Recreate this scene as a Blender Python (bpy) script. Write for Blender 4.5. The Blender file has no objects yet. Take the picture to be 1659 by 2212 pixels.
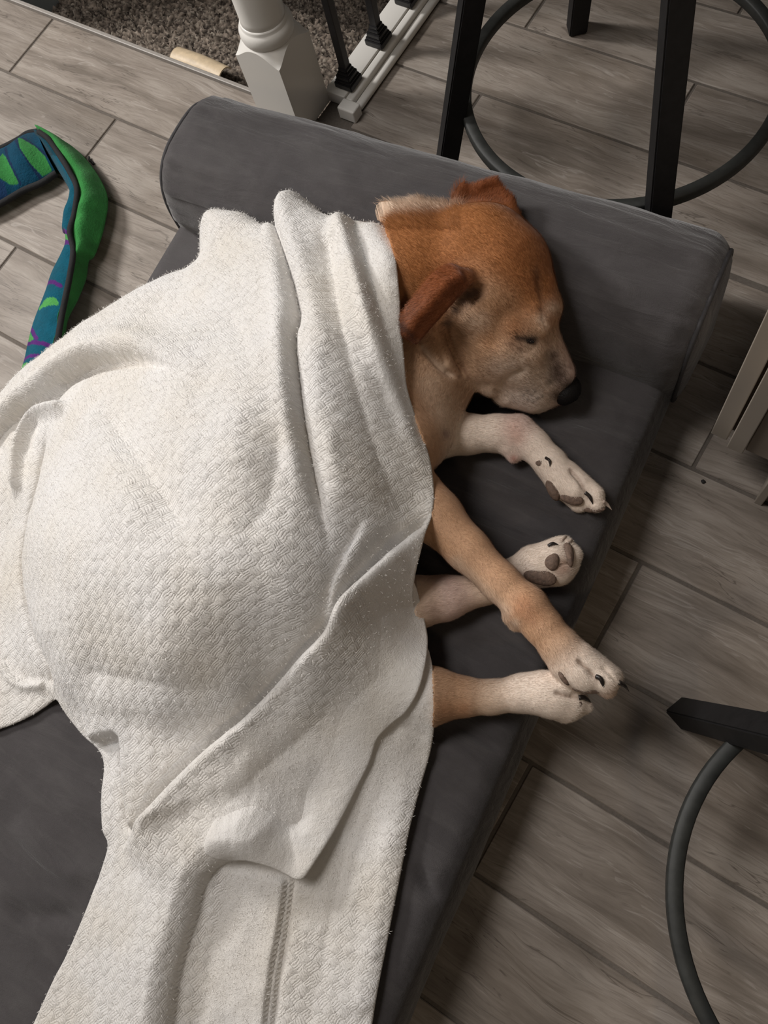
import bpy, bmesh, math, random
import numpy as np
from mathutils import Matrix, Vector

random.seed(7)
RNG = np.random.default_rng(11)
SC = bpy.context.scene
COL = SC.collection

# ------------------------------------------------------------------ camera
CAM_H = 1.2                                   # metres above the tiles
FPX = 1850.0                                  # focal length in pixels of a 1659 x 2212 frame
CX, CY = 829.5, 1106.0
_R = np.array([[0.83756832, -0.5197134, 0.16845561],
               [0.45233364, 0.83259225, 0.31966297],
               [-0.30638797, -0.19154143, 0.93243675]])
_u, _s, _v = np.linalg.svd(_R)
_R = _u @ _v
RW = _R @ np.diag([1.0, -1.0, -1.0])          # world (z up) -> camera (x right, y down, z forward)
cam_data = bpy.data.cameras.new('camera')
cam = bpy.data.objects.new('camera', cam_data)
COL.objects.link(cam)
cam_data.sensor_fit = 'VERTICAL'
cam_data.sensor_height = 24.0
cam_data.sensor_width = 24.0 * 1659 / 2212
cam_data.lens = FPX / 2212.0 * 24.0
cam_data.clip_start = 0.02
m = Matrix.Identity(4)
for i in range(3):
    m[i][0] = RW[0][i]
    m[i][1] = -RW[1][i]
    m[i][2] = -RW[2][i]
m[2][3] = CAM_H
cam.matrix_world = m
SC.camera = cam

# ------------------------------------------------------------------ light
world = bpy.data.worlds.new('world')
SC.world = world
world.use_nodes = True
world.node_tree.nodes['Background'].inputs[0].default_value = (1.0, 0.93, 0.86, 1)
world.node_tree.nodes['Background'].inputs[1].default_value = 0.075


def area(name, loc, target, size, power, color):
    d = bpy.data.lights.new(name, 'AREA')
    d.shape = 'DISK'
    d.size = size
    d.energy = power
    d.color = color
    o = bpy.data.objects.new(name, d)
    COL.objects.link(o)
    o.location = loc
    o.rotation_euler = (Vector(target) - Vector(loc)).to_track_quat('-Z', 'Y').to_euler()
    return o


area('room_lamp_light', (-2.75, 0.30, 1.75), (-0.5, 0.2, 0.15), 0.45, 56, (1.0, 0.965, 0.93))
area('ceiling_bounce_fill', (-1.5, -0.15, 2.45), (-0.7, 0.0, 0.0), 1.2, 24, (1.0, 0.96, 0.93))  # added fill, stands in for light bounced off the ceiling
sp = bpy.data.lights.new('bed_fill_spot', 'SPOT')  # unseen fill spot, added to brighten bed and legs but spare the floor
sp.energy = 58
sp.color = (1.0, 0.95, 0.91)
sp.spot_size = math.radians(50)
sp.spot_blend = 1.0
sp.shadow_soft_size = 0.30
spo = bpy.data.objects.new('bed_fill_spot', sp)
COL.objects.link(spo)
spo.location = (-1.15, 0.08, 2.3)
spo.rotation_euler = (Vector((-0.42, 0.06, 0.15)) - spo.location).to_track_quat('-Z', 'Y').to_euler()
area('kitchen_lamp_light', (1.3, -1.5, 2.3), (0.2, 0.0, 0.0), 0.30, 6, (1.0, 0.78, 0.52))

vs = SC.view_settings
vs.view_transform = 'Standard'
vs.look = 'None'
vs.gamma = 1.0
vs.exposure = 0.0
vs.use_curve_mapping = False


# ------------------------------------------------------------------ helpers
def P(px, py, z=0.0):
    """world point at height z that stands where the photograph shows (px, py)"""
    d = RW.T @ np.array([(px - CX) / FPX, (py - CY) / FPX, 1.0])
    t = (z - CAM_H) / d[2]
    return np.array([d[0] * t, d[1] * t, z])


def PV(a):
    """rows of (px, py, z) -> world rows"""
    a = np.asarray(a, float)
    d = np.c_[(a[:, 0] - CX) / FPX, (a[:, 1] - CY) / FPX, np.ones(len(a))] @ RW
    t = (a[:, 2] - CAM_H) / d[:, 2]
    return np.c_[d[:, 0] * t, d[:, 1] * t, a[:, 2]]


def tag(o, label=None, cat=None, group=None, kind=None):
    if label: o['label'] = label
    if cat: o['category'] = cat
    if group: o['group'] = group
    if kind: o['kind'] = kind
    return o


def empty(name, loc=(0, 0, 0), rz=0.0):
    o = bpy.data.objects.new(name, None)
    o.empty_display_size = 0.05
    COL.objects.link(o)
    o.location = loc
    o.rotation_euler = (0, 0, rz)
    return o


def link(name, me, mat=None, parent=None, smooth=False):
    o = bpy.data.objects.new(name, me)
    COL.objects.link(o)
    if mat is not None and len(me.materials) == 0:
        me.materials.append(mat)
    if parent is not None:
        o.parent = parent
    if smooth:
        me.polygons.foreach_set('use_smooth', np.ones(len(me.polygons), bool))
    return o


def mesh_np(name, V, F):
    me = bpy.data.meshes.new(name)
    V = np.asarray(V, np.float32)
    F = np.asarray(F, np.int32)
    k = F.shape[1]
    me.vertices.add(len(V))
    me.vertices.foreach_set('co', V.ravel())
    me.loops.add(F.size)
    me.loops.foreach_set('vertex_index', F.ravel())
    me.polygons.add(len(F))
    me.polygons.foreach_set('loop_start', np.arange(0, F.size, k, dtype=np.int32))
    me.polygons.foreach_set('loop_total', np.full(len(F), k, np.int32))
    me.update(calc_edges=True)
    me.validate()
    return me


def vcol(me, name, rgb):
    a = me.attributes.new(name, 'FLOAT_COLOR', 'POINT')
    c = np.ones((len(rgb), 4), np.float32)
    c[:, :rgb.shape[1]] = rgb
    a.data.foreach_set('color', c.ravel())


def box_bm(bm, x0, x1, y0, y1, z0, z1):
    vs_ = [bm.verts.new(p) for p in ((x0, y0, z0), (x1, y0, z0), (x1, y1, z0), (x0, y1, z0),
                                     (x0, y0, z1), (x1, y0, z1), (x1, y1, z1), (x0, y1, z1))]
    for f in ((0, 3, 2, 1), (4, 5, 6, 7), (0, 1, 5, 4), (1, 2, 6, 5), (2, 3, 7, 6), (3, 0, 4, 7)):
        bm.faces.new([vs_[i] for i in f])
    return vs_


def bm_mesh(name, bm):
    bmesh.ops.recalc_face_normals(bm, faces=bm.faces[:])
    me = bpy.data.meshes.new(name)
    bm.to_mesh(me)
    bm.free()
    return me


def box_mesh(name, x0, x1, y0, y1, z0, z1, bevel=0.0, seg=2):
    bm = bmesh.new()
    box_bm(bm, x0, x1, y0, y1, z0, z1)
    if bevel:
        bmesh.ops.bevel(bm, geom=bm.edges[:], offset=bevel, segments=seg, affect='EDGES', profile=0.5)
    return bm_mesh(name, bm)


def grid_faces(nu, nv, close_u=False, close_v=False):
    """faces of a grid of nu x nv verts (index = i*nv + j)"""
    iu = np.arange(nu if close_u else nu - 1)
    jv = np.arange(nv if close_v else nv - 1)
    I, J = np.meshgrid(iu, jv, indexing='ij')
    I2, J2 = (I + 1) % nu, (J + 1) % nv
    return np.stack([I * nv + J, I2 * nv + J, I2 * nv + J2, I * nv + J2], -1).reshape(-1, 4)


def lathe_mesh(name, prof, n=48):
    """prof: rows (r, z); closed at both ends by tiny radii"""
    prof = np.asarray(prof, float)
    a = np.linspace(0, 2 * np.pi, n, endpoint=False)
    V = np.stack([prof[:, 0][:, None] * np.cos(a), prof[:, 0][:, None] * np.sin(a),
                  np.repeat(prof[:, 1][:, None], n, 1)], -1).reshape(-1, 3)
    return mesh_np(name, V, grid_faces(len(prof), n, close_v=True)[:, ::-1])


def catmull(pts, n):
    pts = np.asarray(pts, float)
    if len(pts) == 2:
        t = np.linspace(0, 1, n)[:, None]
        return pts[0] * (1 - t) + pts[1] * t
    p = np.vstack([2 * pts[0] - pts[1], pts, 2 * pts[-1] - pts[-2]])
    d = np.r_[0, np.cumsum(np.linalg.norm(np.diff(pts[:, :min(3, pts.shape[1])], axis=0), axis=1) + 1e-9)]
    s = np.linspace(0, d[-1], n)
    k = np.clip(np.searchsorted(d, s, 'right') - 1, 0, len(pts) - 2)
    t = ((s - d[k]) / (d[k + 1] - d[k]))[:, None]
    a, b, c_, e = p[k], p[k + 1], p[k + 2], p[k + 3]
    return 0.5 * (2 * b + (c_ - a) * t + (2 * a - 5 * b + 4 * c_ - e) * t ** 2 + (3 * b - a - 3 * c_ + e) * t ** 3)


def sstep(a, b, x):
    t = np.clip((x - a) / (b - a), 0, 1)
    return t * t * (3 - 2 * t)


# value noise in numpy -------------------------------------------------
_NT = RNG.random((64, 64))


def vnoise(x, y):
    xi, yi = np.floor(x).astype(int), np.floor(y).astype(int)
    fx, fy = x - xi, y - yi
    fx, fy = fx * fx * (3 - 2 * fx), fy * fy * (3 - 2 * fy)
    g = lambda i, j: _NT[i % 64, j % 64]
    return (g(xi, yi) * (1 - fx) * (1 - fy) + g(xi + 1, yi) * fx * (1 - fy)
            + g(xi, yi + 1) * (1 - fx) * fy + g(xi + 1, yi + 1) * fx * fy) - 0.5


def fbm(x, y, o=4):
    r, a = 0.0, 1.0
    for k in range(o):
        r = r + a * vnoise(x * 2 ** k + 17.3 * k, y * 2 ** k + 9.1 * k)
        a *= 0.5
    return r


# ------------------------------------------------------------------ materials
class NT:
    def __init__(self, name):
        self.m = bpy.data.materials.new(name)
        self.m.use_nodes = True
        self.t = self.m.node_tree
        self.b = self.t.nodes['Principled BSDF']

    def n(self, typ, **kw):
        nd = self.t.nodes.new(typ)
        for k, v in kw.items():
            if k.startswith('i_'):
                key = k[2:]
                nd.inputs[int(key) if key.isdigit() else key].default_value = v
            else:
                setattr(nd, k, v)
        return nd

    def l(self, a, b):
        self.t.links.new(a, b)

    def set(self, **kw):
        for k, v in kw.items():
            self.b.inputs[k.replace('_', ' ')].default_value = v
        return self

    def ramp(self, fac, stops):
        r = self.n('ShaderNodeValToRGB')
        e = r.color_ramp.elements
        while len(e) < len(stops):
            e.new(0.5)
        for el, (p, c) in zip(e, stops):
            el.position = p
            el.color = (*c, 1) if len(c) == 3 else c
        self.l(fac, r.inputs[0])
        return r.outputs[0]

    def math(self, op, a, b=None, clamp=False):
        nd = self.n('ShaderNodeMath', operation=op, use_clamp=clamp)
        for i, v in enumerate((a, b)):
            if v is None: continue
            if isinstance(v, (int, float)): nd.inputs[i].default_value = v
            else: self.l(v, nd.inputs[i])
        return nd.outputs[0]

    def mix(self, fac, a, b, mode='MIX'):
        nd = self.n('ShaderNodeMix', data_type='RGBA', blend_type=mode)
        for i, v in ((0, fac), (6, a), (7, b)):
            if isinstance(v, (int, float)): nd.inputs[i].default_value = v
            elif isinstance(v, tuple): nd.inputs[i].default_value = (*v, 1)
            else: self.l(v, nd.inputs[i])
        return nd.outputs[2]

    def noise(self, vec, scale, detail=4, rough=0.55, dist=0.0):
        nd = self.n('ShaderNodeTexNoise', i_Scale=scale, i_Detail=detail, i_Roughness=rough, i_Distortion=dist)
        if vec is not None: self.l(vec, nd.inputs['Vector'])
        return nd.outputs[0]

    def mapping(self, vec, scale=(1, 1, 1), loc=(0, 0, 0), rot=(0, 0, 0)):
        nd = self.n('ShaderNodeMapping')
        nd.inputs['Scale'].default_value = scale
        nd.inputs['Location'].default_value = loc
        nd.inputs['Rotation'].default_value = rot
        self.l(vec, nd.inputs['Vector'])
        return nd.outputs[0]

    def bump(self, h, strength=0.5, dist=0.002):
        nd = self.n('ShaderNodeBump', i_Strength=strength, i_Distance=dist)
        self.l(h, nd.inputs['Height'])
        self.l(nd.outputs[0], self.b.inputs['Normal'])

    def color(self, c):
        self.l(c, self.b.inputs['Base Color'])


def plain(name, col, rough=0.5, metal=0.0, spec=0.5, var=0.0, bump=0.0, scale=60):
    k = NT(name)
    k.set(Roughness=rough, Metallic=metal)
    k.b.inputs['Specular IOR Level'].default_value = spec
    k.b.inputs['Base Color'].default_value = (*col, 1)
    if var or bump:
        g = k.n('ShaderNodeNewGeometry')
        nz = k.noise(g.outputs['Position'], scale, 5)
        if var:
            k.color(k.ramp(nz, [(0.3, tuple(x * (1 - var) for x in col)), (0.7, tuple(min(1, x * (1 + var)) for x in col))]))
        if bump:
            k.bump(nz, bump, 0.002)
    return k.m


def mat_tile():
    k = NT('wood_look_tile')
    g = k.n('ShaderNodeNewGeometry')
    oi = k.n('ShaderNodeObjectInfo')
    off = k.n('ShaderNodeVectorMath', operation='SCALE')
    cmb = k.n('ShaderNodeCombineXYZ')
    k.l(oi.outputs['Random'], cmb.inputs[0])
    k.l(k.math('MULTIPLY', oi.outputs['Random'], 3.7), cmb.inputs[1])
    k.l(oi.outputs['Random'], cmb.inputs[2])
    k.l(cmb.outputs[0], off.inputs[0])
    off.inputs['Scale'].default_value = 37.0
    add = k.n('ShaderNodeVectorMath', operation='ADD')
    k.l(g.outputs['Position'], add.inputs[0])
    k.l(off.outputs[0], add.inputs[1])
    v = add.outputs[0]
    w = k.noise(k.mapping(v, (1.6, 5, 1)), 2.0, 3)
    vw = k.n('ShaderNodeVectorMath', operation='MULTIPLY_ADD')
    cw = k.n('ShaderNodeCombineXYZ')
    k.l(w, cw.inputs[1])
    k.l(cw.outputs[0], vw.inputs[0])
    vw.inputs[1].default_value = (1, 0.060, 1)
    k.l(v, vw.inputs[2])
    v2 = vw.outputs[0]
    broad = k.noise(k.mapping(v2, (2.4, 17, 1)), 1.6, 5, 0.62)
    fine = k.noise(k.mapping(v2, (9, 150, 1)), 2.0, 6, 0.70)
    crack = k.noise(k.mapping(v2, (3.2, 40, 1), (3, 1, 0)), 1.7, 3, 0.55, 0.5)
    where = k.noise(k.mapping(v, (5, 14, 1), (2, 7, 0)), 1.0, 3, 0.6)
    blot = k.noise(k.mapping(v, (5, 9, 1), (9, 4, 0)), 1.0, 4, 0.6)
    c = k.ramp(broad, [(0.30, (0.150, 0.125, 0.102)), (0.48, (0.245, 0.209, 0.177)), (0.68, (0.345, 0.305, 0.266))])
    c = k.mix(k.math('MULTIPLY', k.ramp(fine, [(0.36, (1, 1, 1)), (0.52, (0, 0, 0))]), 0.42), c, (0.115, 0.092, 0.074))
    c = k.mix(k.math('MULTIPLY', k.ramp(fine, [(0.60, (0, 0, 0)), (0.72, (1, 1, 1))]), 0.38), c, (0.45, 0.41, 0.37))
    line = k.ramp(crack, [(0.485, (0, 0, 0)), (0.498, (1, 1, 1)), (0.512, (0, 0, 0))])
    c = k.mix(k.math('MULTIPLY', k.math('MULTIPLY', line, k.ramp(where, [(0.46, (0, 0, 0)), (0.60, (1, 1, 1))])), 0.75), c, (0.060, 0.046, 0.036))
    pale = k.ramp(crack, [(0.575, (0, 0, 0)), (0.60, (1, 1, 1)), (0.63, (0, 0, 0))])
    c = k.mix(k.math('MULTIPLY', k.math('MULTIPLY', pale, k.ramp(where, [(0.50, (1, 1, 1)), (0.40, (0, 0, 0))])), 0.35), c, (0.47, 0.43, 0.39))
    c = k.mix(k.math('MULTIPLY', k.ramp(blot, [(0.50, (0, 0, 0)), (0.68, (1, 1, 1))]), 0.32), c, (0.16, 0.125, 0.092))
    # knots
    vo = k.n('ShaderNodeTexVoronoi', i_Scale=1.0)
    vo.feature = 'F1'
    k.l(k.mapping(v2, (2.1, 5.2, 0.01)), vo.inputs['Vector'])
    c = k.mix(k.math('MULTIPLY', k.ramp(vo.outputs['Distance'], [(0.045, (1, 1, 1)), (0.10, (0, 0, 0))]), 0.55), c, (0.10, 0.075, 0.055))
    br = k.math('MULTIPLY_ADD', oi.outputs['Random'], 0.22)
    k.t.nodes[-1].inputs[2].default_value = 0.86
    hs = k.n('ShaderNodeHueSaturation')
    k.l(br, hs.inputs['Value'])
    k.l(c, hs.inputs['Color'])
    k.color(hs.outputs[0])
    k.set(Roughness=0.55)
    k.b.inputs['Specular IOR Level'].default_value = 0.35
    k.bump(k.math('ADD', fine, k.math('MULTIPLY', crack, 0.4)), 0.25, 0.0012)
    return k.m


def mat_suede():
    k = NT('grey_suede')
    g = k.n('ShaderNodeNewGeometry')
    p = g.outputs['Position']
    a = k.noise(k.mapping(p, (9, 9, 9)), 1.0, 5, 0.6, 0.4)
    b = k.noise(k.mapping(p, (10, 55, 40), rot=(0, 0, -0.25)), 1.0, 4, 0.6, 0.5)
    f = k.noise(p, 900, 2)
    c = k.ramp(a, [(0.30, (0.040, 0.036, 0.037)), (0.55, (0.055, 0.050, 0.051)), (0.75, (0.070, 0.065, 0.065))])
    c = k.mix(k.math('MULTIPLY', k.ramp(b, [(0.5, (0, 0, 0)), (0.75, (1, 1, 1))]), 0.25), c, (0.105, 0.098, 0.095))
    k.color(c)
    k.set(Roughness=0.85)
    k.b.inputs['Specular IOR Level'].default_value = 0.2
    k.b.inputs['Sheen Weight'].default_value = 0.25
    k.b.inputs['Sheen Roughness'].default_value = 0.5
    k.bump(k.math('ADD', k.math('MULTIPLY', b, 1.0), k.math('MULTIPLY', f, 0.12)), 0.85, 0.005)
    return k.m


M = {}
M['tile'] = mat_tile()
M['grout'] = plain('grout', (0.115, 0.098, 0.083), 0.9, var=0.15, scale=300)
M['suede'] = mat_suede()
M['suede_dark'] = plain('grey_piping', (0.035, 0.033, 0.035), 0.85, var=0.2, scale=200)
M['white_paint'] = plain('white_paint', (0.72, 0.70, 0.66), 0.35, bump=0.05, scale=40)
M['grey_paint'] = plain('grey_wall_paint', (0.22, 0.245, 0.25), 0.6, bump=0.1, scale=90)
M['iron'] = plain('black_iron', (0.013, 0.012, 0.013), 0.42, var=0.2, bump=0.08, scale=120)
M['stool_metal'] = plain('dark_stool_metal', (0.009, 0.0085, 0.009), 0.6, metal=0.0, spec=0.25, var=0.25, bump=0.05, scale=80)
M['ring_metal'] = plain('dark_ring_metal', (0.022, 0.023, 0.021), 0.6, metal=0.0, spec=0.4, var=0.25, bump=0.05, scale=80)
M['seat_wood'] = plain('seat_wood', (0.12, 0.07, 0.04), 0.5, var=0.3, scale=30)
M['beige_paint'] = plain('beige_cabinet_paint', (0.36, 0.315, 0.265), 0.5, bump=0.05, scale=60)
M['beige_shaded'] = plain('shaded_cabinet_side', (0.26, 0.215, 0.175), 0.55, var=0.1, scale=25)  # same beige paint, its low light put into the colour
M['stone'] = plain('dark_worktop', (0.08, 0.075, 0.07), 0.3, var=0.5, scale=80)
M['trim'] = plain('edge_trim', (0.30, 0.275, 0.25), 0.45, var=0.1, scale=200)

# ------------------------------------------------------------------ setting: tiled floor
ROW0, PITCH, TLEN, GAP = 0.6756, 0.1583, 0.6183, 0.0052
STAIR_X0, STAIR_X1, STAIR_Y0 = -1.716, -0.90, 0.838
fl = box_mesh('floor', -3.2, 2.2, -2.4, 0.832, -0.03, -0.0022)
floor = tag(link('floor', fl, M['grout']), kind='structure')
fl2 = box_mesh('floor_landing', -0.90, 2.2, 0.832, 3.0, -0.03, -0.0022)
floor2 = tag(link('floor.001', fl2, M['grout']), kind='structure')
tile_cache = {}


def tile(x0, x1, y0, y1):
    key = (round(x1 - x0, 3), round(y1 - y0, 3))
    if key not in tile_cache:
        tile_cache[key] = box_mesh('tile', 0, x1 - x0, 0, y1 - y0, -0.010, 0, 0.0012, 1)
    o = link('tile', tile_cache[key], M['tile'], floor2 if y0 > 0.8 and x0 > -0.95 else floor)
    o.location = (x0, y0, 0)


def inview(x0, x1, y0, y1):
    n = 0
    for i in range(7):
        for j in range(3):
            q = RW @ (np.array([x0 + (x1 - x0) * i / 6, y0 + (y1 - y0) * j / 2, 0]) - np.array([0, 0, CAM_H]))
            if q[2] > 0.1:
                a, b = CX + FPX * q[0] / q[2], CY + FPX * q[1] / q[2]
                n += (-700 < a < 2200) and (-500 < b < 2700)
    return n > 0


for r in range(-10, 9):
    y1 = ROW0 + r * PITCH
    y0 = y1 - PITCH
    off = -0.0336 if r % 2 == 0 else -0.0336 + TLEN * 0.525
    for kx in range(-5, 4):
        x0 = off + kx * TLEN + GAP / 2
        x1 = x0 + TLEN - GAP
        a0, a1, b0, b1 = x0, x1, y0 + GAP / 2, y1 - GAP / 2
        if b0 > 0.80:                       # rows beside the stair opening
            a0 = max(a0, -0.832)
            if a1 - a0 < 0.02: continue
        elif b1 > 0.80:
            b1 = min(b1, 0.826)
        if inview(a0, a1, b0, b1):
            tile(a0, a1, b0, b1)

# edge trim along the top of the stairs
tag(link('trim_1', box_mesh('trim_1', -2.0, -0.992, 0.830, 0.8385, -0.012, 0.0015, 0.0015, 2), M['trim']), kind='structure')
tag(link('trim_2', box_mesh('trim_2', -2.0, -0.90, 0.829, 0.838, -0.20, -0.0125), M['white_paint']), kind='structure')
# grey wall left of the stair opening
tag(link('wall_left', box_mesh('wall_left', -1.95, STAIR_X0, 0.8395, 2.3, -1.0, 2.3), M['grey_paint']), kind='structure')

# ------------------------------------------------------------------ carpeted stairs
stairs = empty('carpeted_stairs', (-1.24, 1.2, -0.19))
tag(stairs, 'carpeted stairs going down, mottled brown grey pile, behind the white newel post', 'stairs')


def mat_carpet():
    k = NT('carpet_pile')
    at = k.n('ShaderNodeVertexColor', layer_name='col')
    k.color(at.outputs[0])
    k.set(Roughness=1.0)
    k.b.inputs['Specular IOR Level'].default_value = 0.1
    return k.m


M['carpet'] = mat_carpet()


def carpet_step(x0, x1, y0, y1, z, riser, step=0.0032):
    nx, ny = int((x1 - x0) / step), int((y1 - y0) / step)
    X, Y = np.meshgrid(np.linspace(x0, x1, nx), np.linspace(y0, y1, ny), indexing='ij')
    nose = 0.022
    d = np.clip((Y - (y1 - nose)) / nose, 0, 1)
    Z = z - nose * (1 - np.sqrt(np.clip(1 - d ** 2, 0, 1)))
    tuft = RNG.random(X.shape)
    Z = Z + 0.007 * tuft ** 1.5 + 0.006 * fbm(X * 90, Y * 90, 2)
    X = X + RNG.normal(0, 0.0011, X.shape)
    Y2 = Y + RNG.normal(0, 0.0011, X.shape)
    V = np.stack([X, Y2, Z], -1).reshape(-1, 3)
    F = grid_faces(nx, ny)
    base = np.array([0.165, 0.135, 0.110])
    t = RNG.random(X.size)[:, None]
    pn = (fbm(X * 160, Y * 160, 2).reshape(-1, 1) + 0.5)
    c = base * (0.35 + 1.1 * pn) * (0.7 + 0.6 * tuft.reshape(-1, 1))
    c = np.where(t > 0.90, np.array([0.30, 0.26, 0.215]), c)
    c = np.where(t < 0.16, np.array([0.030, 0.024, 0.021]), c)
    c *= 0.55 + 0.6 * tuft.reshape(-1, 1)
    # riser below the nose
    nr = 26
    zz = np.linspace(0, -riser, nr)
    Xr, Zr = np.meshgrid(np.linspace(x0, x1, nx), zz, indexing='ij')
    Vr = np.stack([Xr, np.full_like(Xr, y1) + RNG.normal(0, 0.0015, Xr.shape), z - nose + Zr], -1).reshape(-1, 3)
    cr = base * (0.4 + 0.9 * RNG.random((Xr.size, 1)))
    me = mesh_np('carpet_tread', np.vstack([V, Vr]), np.vstack([F, grid_faces(nx, nr)[:, ::-1] + len(V)]))
    vcol(me, 'col', np.vstack([c, cr]))
    o = link('carpet_tread', me, M['carpet'], stairs, True)
    o.location = (1.24, -1.2, 0.19)
    return o


carpet_step(STAIR_X0, -0.905, 0.838, 1.13, -0.105, 0.19)
carpet_step(STAIR_X0, -0.905, 1.115, 1.39, -0.285, 0.19)
carpet_step(STAIR_X0, -0.905, 1.375, 1.65, -0.465, 0.19)
carpet_step(STAIR_X0, -0.905, 1.635, 2.1, -0.645, 0.19, 0.006)
# the side of the floor under the rail
tag(link('wall_stair_side', box_mesh('wall_stair_side', -0.905, -0.899, 0.872, 2.3, -1.0, -0.031), M['white_paint']), kind='structure')

# ------------------------------------------------------------------ newel post
NX0, NX1, NY0, NY1 = -0.992, -0.900, 0.782, 0.871
ncx, ncy = (NX0 + NX1) / 2, (NY0 + NY1) / 2
newel = empty('newel_post', (ncx, ncy, 0))
tag(newel, 'white painted newel post with square base block and round turned shaft beside the stairs', 'post')


def newel_block():
    h, n = 0.0455, 24
    g = np.linspace(-h, h, n + 1)
    X, Y = np.meshgrid(g, g, indexing='ij')
    r = np.hypot(X, Y)
    Z = 0.178 - 0.026 * sstep(h * 0.80, h * 1.414, r)
    V = [np.stack([X, Y, Z], -1).reshape(-1, 3)]
    F = [grid_faces(n + 1, n + 1)]
    nv = (n + 1) ** 2
    for s in range(4):
        top = []
        for i in range(n + 1):
            x, y = [(g[i], -h), (h, g[i]), (g[n - i], h), (-h, g[n - i])][s]
            top.append((x, y, 0.178 - 0.026 * sstep(h * 0.80, h * 1.414, math.hypot(x, y))))
        top = np.array(top)
        bot = top.copy()
        bot[:, 2] = 0
        V.append(np.vstack([top, bot]))
        i = np.arange(n)
        F.append(np.stack([nv + i, nv + n + 1 + i, nv + n + 2 + i, nv + i + 1], -1))
        nv += 2 * (n + 1)
    return mesh_np('base_block', np.vstack(V), np.vstack(F))


nb = link('base_block', newel_block(), M['white_paint'], newel)
link('collar', lathe_mesh('collar', [(0.001, 0.172), (0.0425, 0.172), (0.0450, 0.177), (0.0462, 0.184), (0.0455, 0.191), (0.0432, 0.196),
                                     (0.0410, 0.198), (0.0402, 0.199), (0.0402, 0.203), (0.0390, 0.206), (0.001, 0.206)], 56), M['white_paint'], newel, True)
link('shaft', lathe_mesh('shaft', [(0.001, 0.20), (0.0385, 0.20), (0.0375, 0.215), (0.0385, 0.40), (0.0400, 0.70), (0.0385, 0.90),
                                   (0.045, 0.92), (0.045, 1.02), (0.001, 1.03)], 48), M['white_paint'], newel, True)

# ------------------------------------------------------------------ base rail and balusters
rail = empty('base_rail', (-0.87, 1.5, 0))
tag(rail, 'white painted base rail with a groove running along the stair opening under black balusters', 'rail')
for nm, x0, x1, z1, bv, mt in (('rail_board', -0.905, -0.8625, 0.024, 0.002, 'white_paint'),
                               ('rail_lip', -0.8615, -0.846, 0.022, 0.004, 'white_paint'),
                               ('rail_moulding', -0.8455, -0.830, 0.014, 0.006, 'white_paint')):
    o = link(nm, box_mesh(nm, x0, x1, 0.8715, 2.25, 0.0, z1, bv, 4), M[mt], rail, True)
    o.location = (0.87, -1.5, 0)
o = link('rail_end_cap', box_mesh('rail_end_cap', -0.862, -0.826, 0.846, 0.870, 0.0, 0.026, 0.003, 3), M['white_paint'], rail)
o.location = (0.87, -1.5, 0)


def shoe_mesh():
    bm = bmesh.new()
    for h, z0, z1 in ((0.0185, 0, 0.012), (0.0165, 0.012, 0.0165), (0.0145, 0.0165, 0.025), (0.0115, 0.025, 0.031), (0.0095, 0.031, 0.038)):
        s = len(bm.verts)
        box_bm(bm, -h, h, -h, h, z0, z1)
    bmesh.ops.bevel(bm, geom=bm.edges[:], offset=0.0016, segments=2, affect='EDGES')
    return bm_mesh('shoe', bm)


SHOE = shoe_mesh()
BAR = box_mesh('bar', -0.0073, 0.0073, -0.0073, 0.0073, 0.0, 0.92, 0.0012, 2)
ords = ['black square iron baluster nearest the white newel post', 'black square iron baluster second from the white newel post',
        'black square iron baluster third from the newel post, only its foot in view']
for i in range(3):
    b = empty('baluster', (-0.872, 0.903 + 0.1035 * i, 0.024))
    tag(b, ords[i], 'baluster', 'black balusters of the stair rail')
    link('shoe', SHOE, M['iron'], b)
    link('bar', BAR, M['iron'], b)


# ------------------------------------------------------------------ bar stools
def stool(label, cx, cy, yaw):
    r = empty('bar_stool', (cx, cy, 0), yaw)
    tag(r, label, 'stool', 'black metal bar stools')
    RF, RT, LZ, HB = 0.284, 0.152, 0.60, 0.155
    for k in range(4):
        a = k * math.pi / 2
        e = np.array([math.cos(a), math.sin(a), 0])
        t = np.array([-e[1], e[0], 0])
        bm = bmesh.new()
        h = 0.0155
        ring = []
        for z in (0.0, LZ):
            c0 = e * (RF + (RT - RF) * z / LZ) + np.array([0, 0, z])
            ring.append([bm.verts.new(c0 + e * sx * h + t * sy * h) for sx, sy in ((-1, -1), (1, -1), (1, 1), (-1, 1))])
        for i in range(4):
            bm.faces.new((ring[0][i], ring[0][(i + 1) % 4], ring[1][(i + 1) % 4], ring[1][i]))
        bm.faces.new(ring[0][::-1]); bm.faces.new(ring[1])
        bmesh.ops.bevel(bm, geom=bm.edges[:], offset=0.002, segments=2, affect='EDGES')
        link('leg', bm_mesh('leg', bm), M['stool_metal'], r)
    n = 96
    a = np.linspace(0, 2 * np.pi, n, endpoint=False)
    RR = 0.2275
    sec = [(-0.0085, 0.0), (-0.0085, 0.013), (-0.0068, 0.0155), (0.0068, 0.0155), (0.0085, 0.013), (0.0085, 0.0), (0.006, -0.002), (-0.006, -0.002)]
    V = np.array([[(RR + s) * np.cos(t), (RR + s) * np.sin(t), HB + z] for t in a for s, z in sec])
    link('foot_ring', mesh_np('foot_ring', V, grid_faces(n, len(sec), True, True)[:, ::-1]), M['ring_metal'], r)
    link('seat', lathe_mesh('seat', [(0.001, 0.60), (0.150, 0.60), (0.172, 0.606), (0.178, 0.62), (0.176, 0.635), (0.165, 0.642), (0.12, 0.638), (0.001, 0.632)], 64),
         M['seat_wood'], r, True)
    return r


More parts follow.
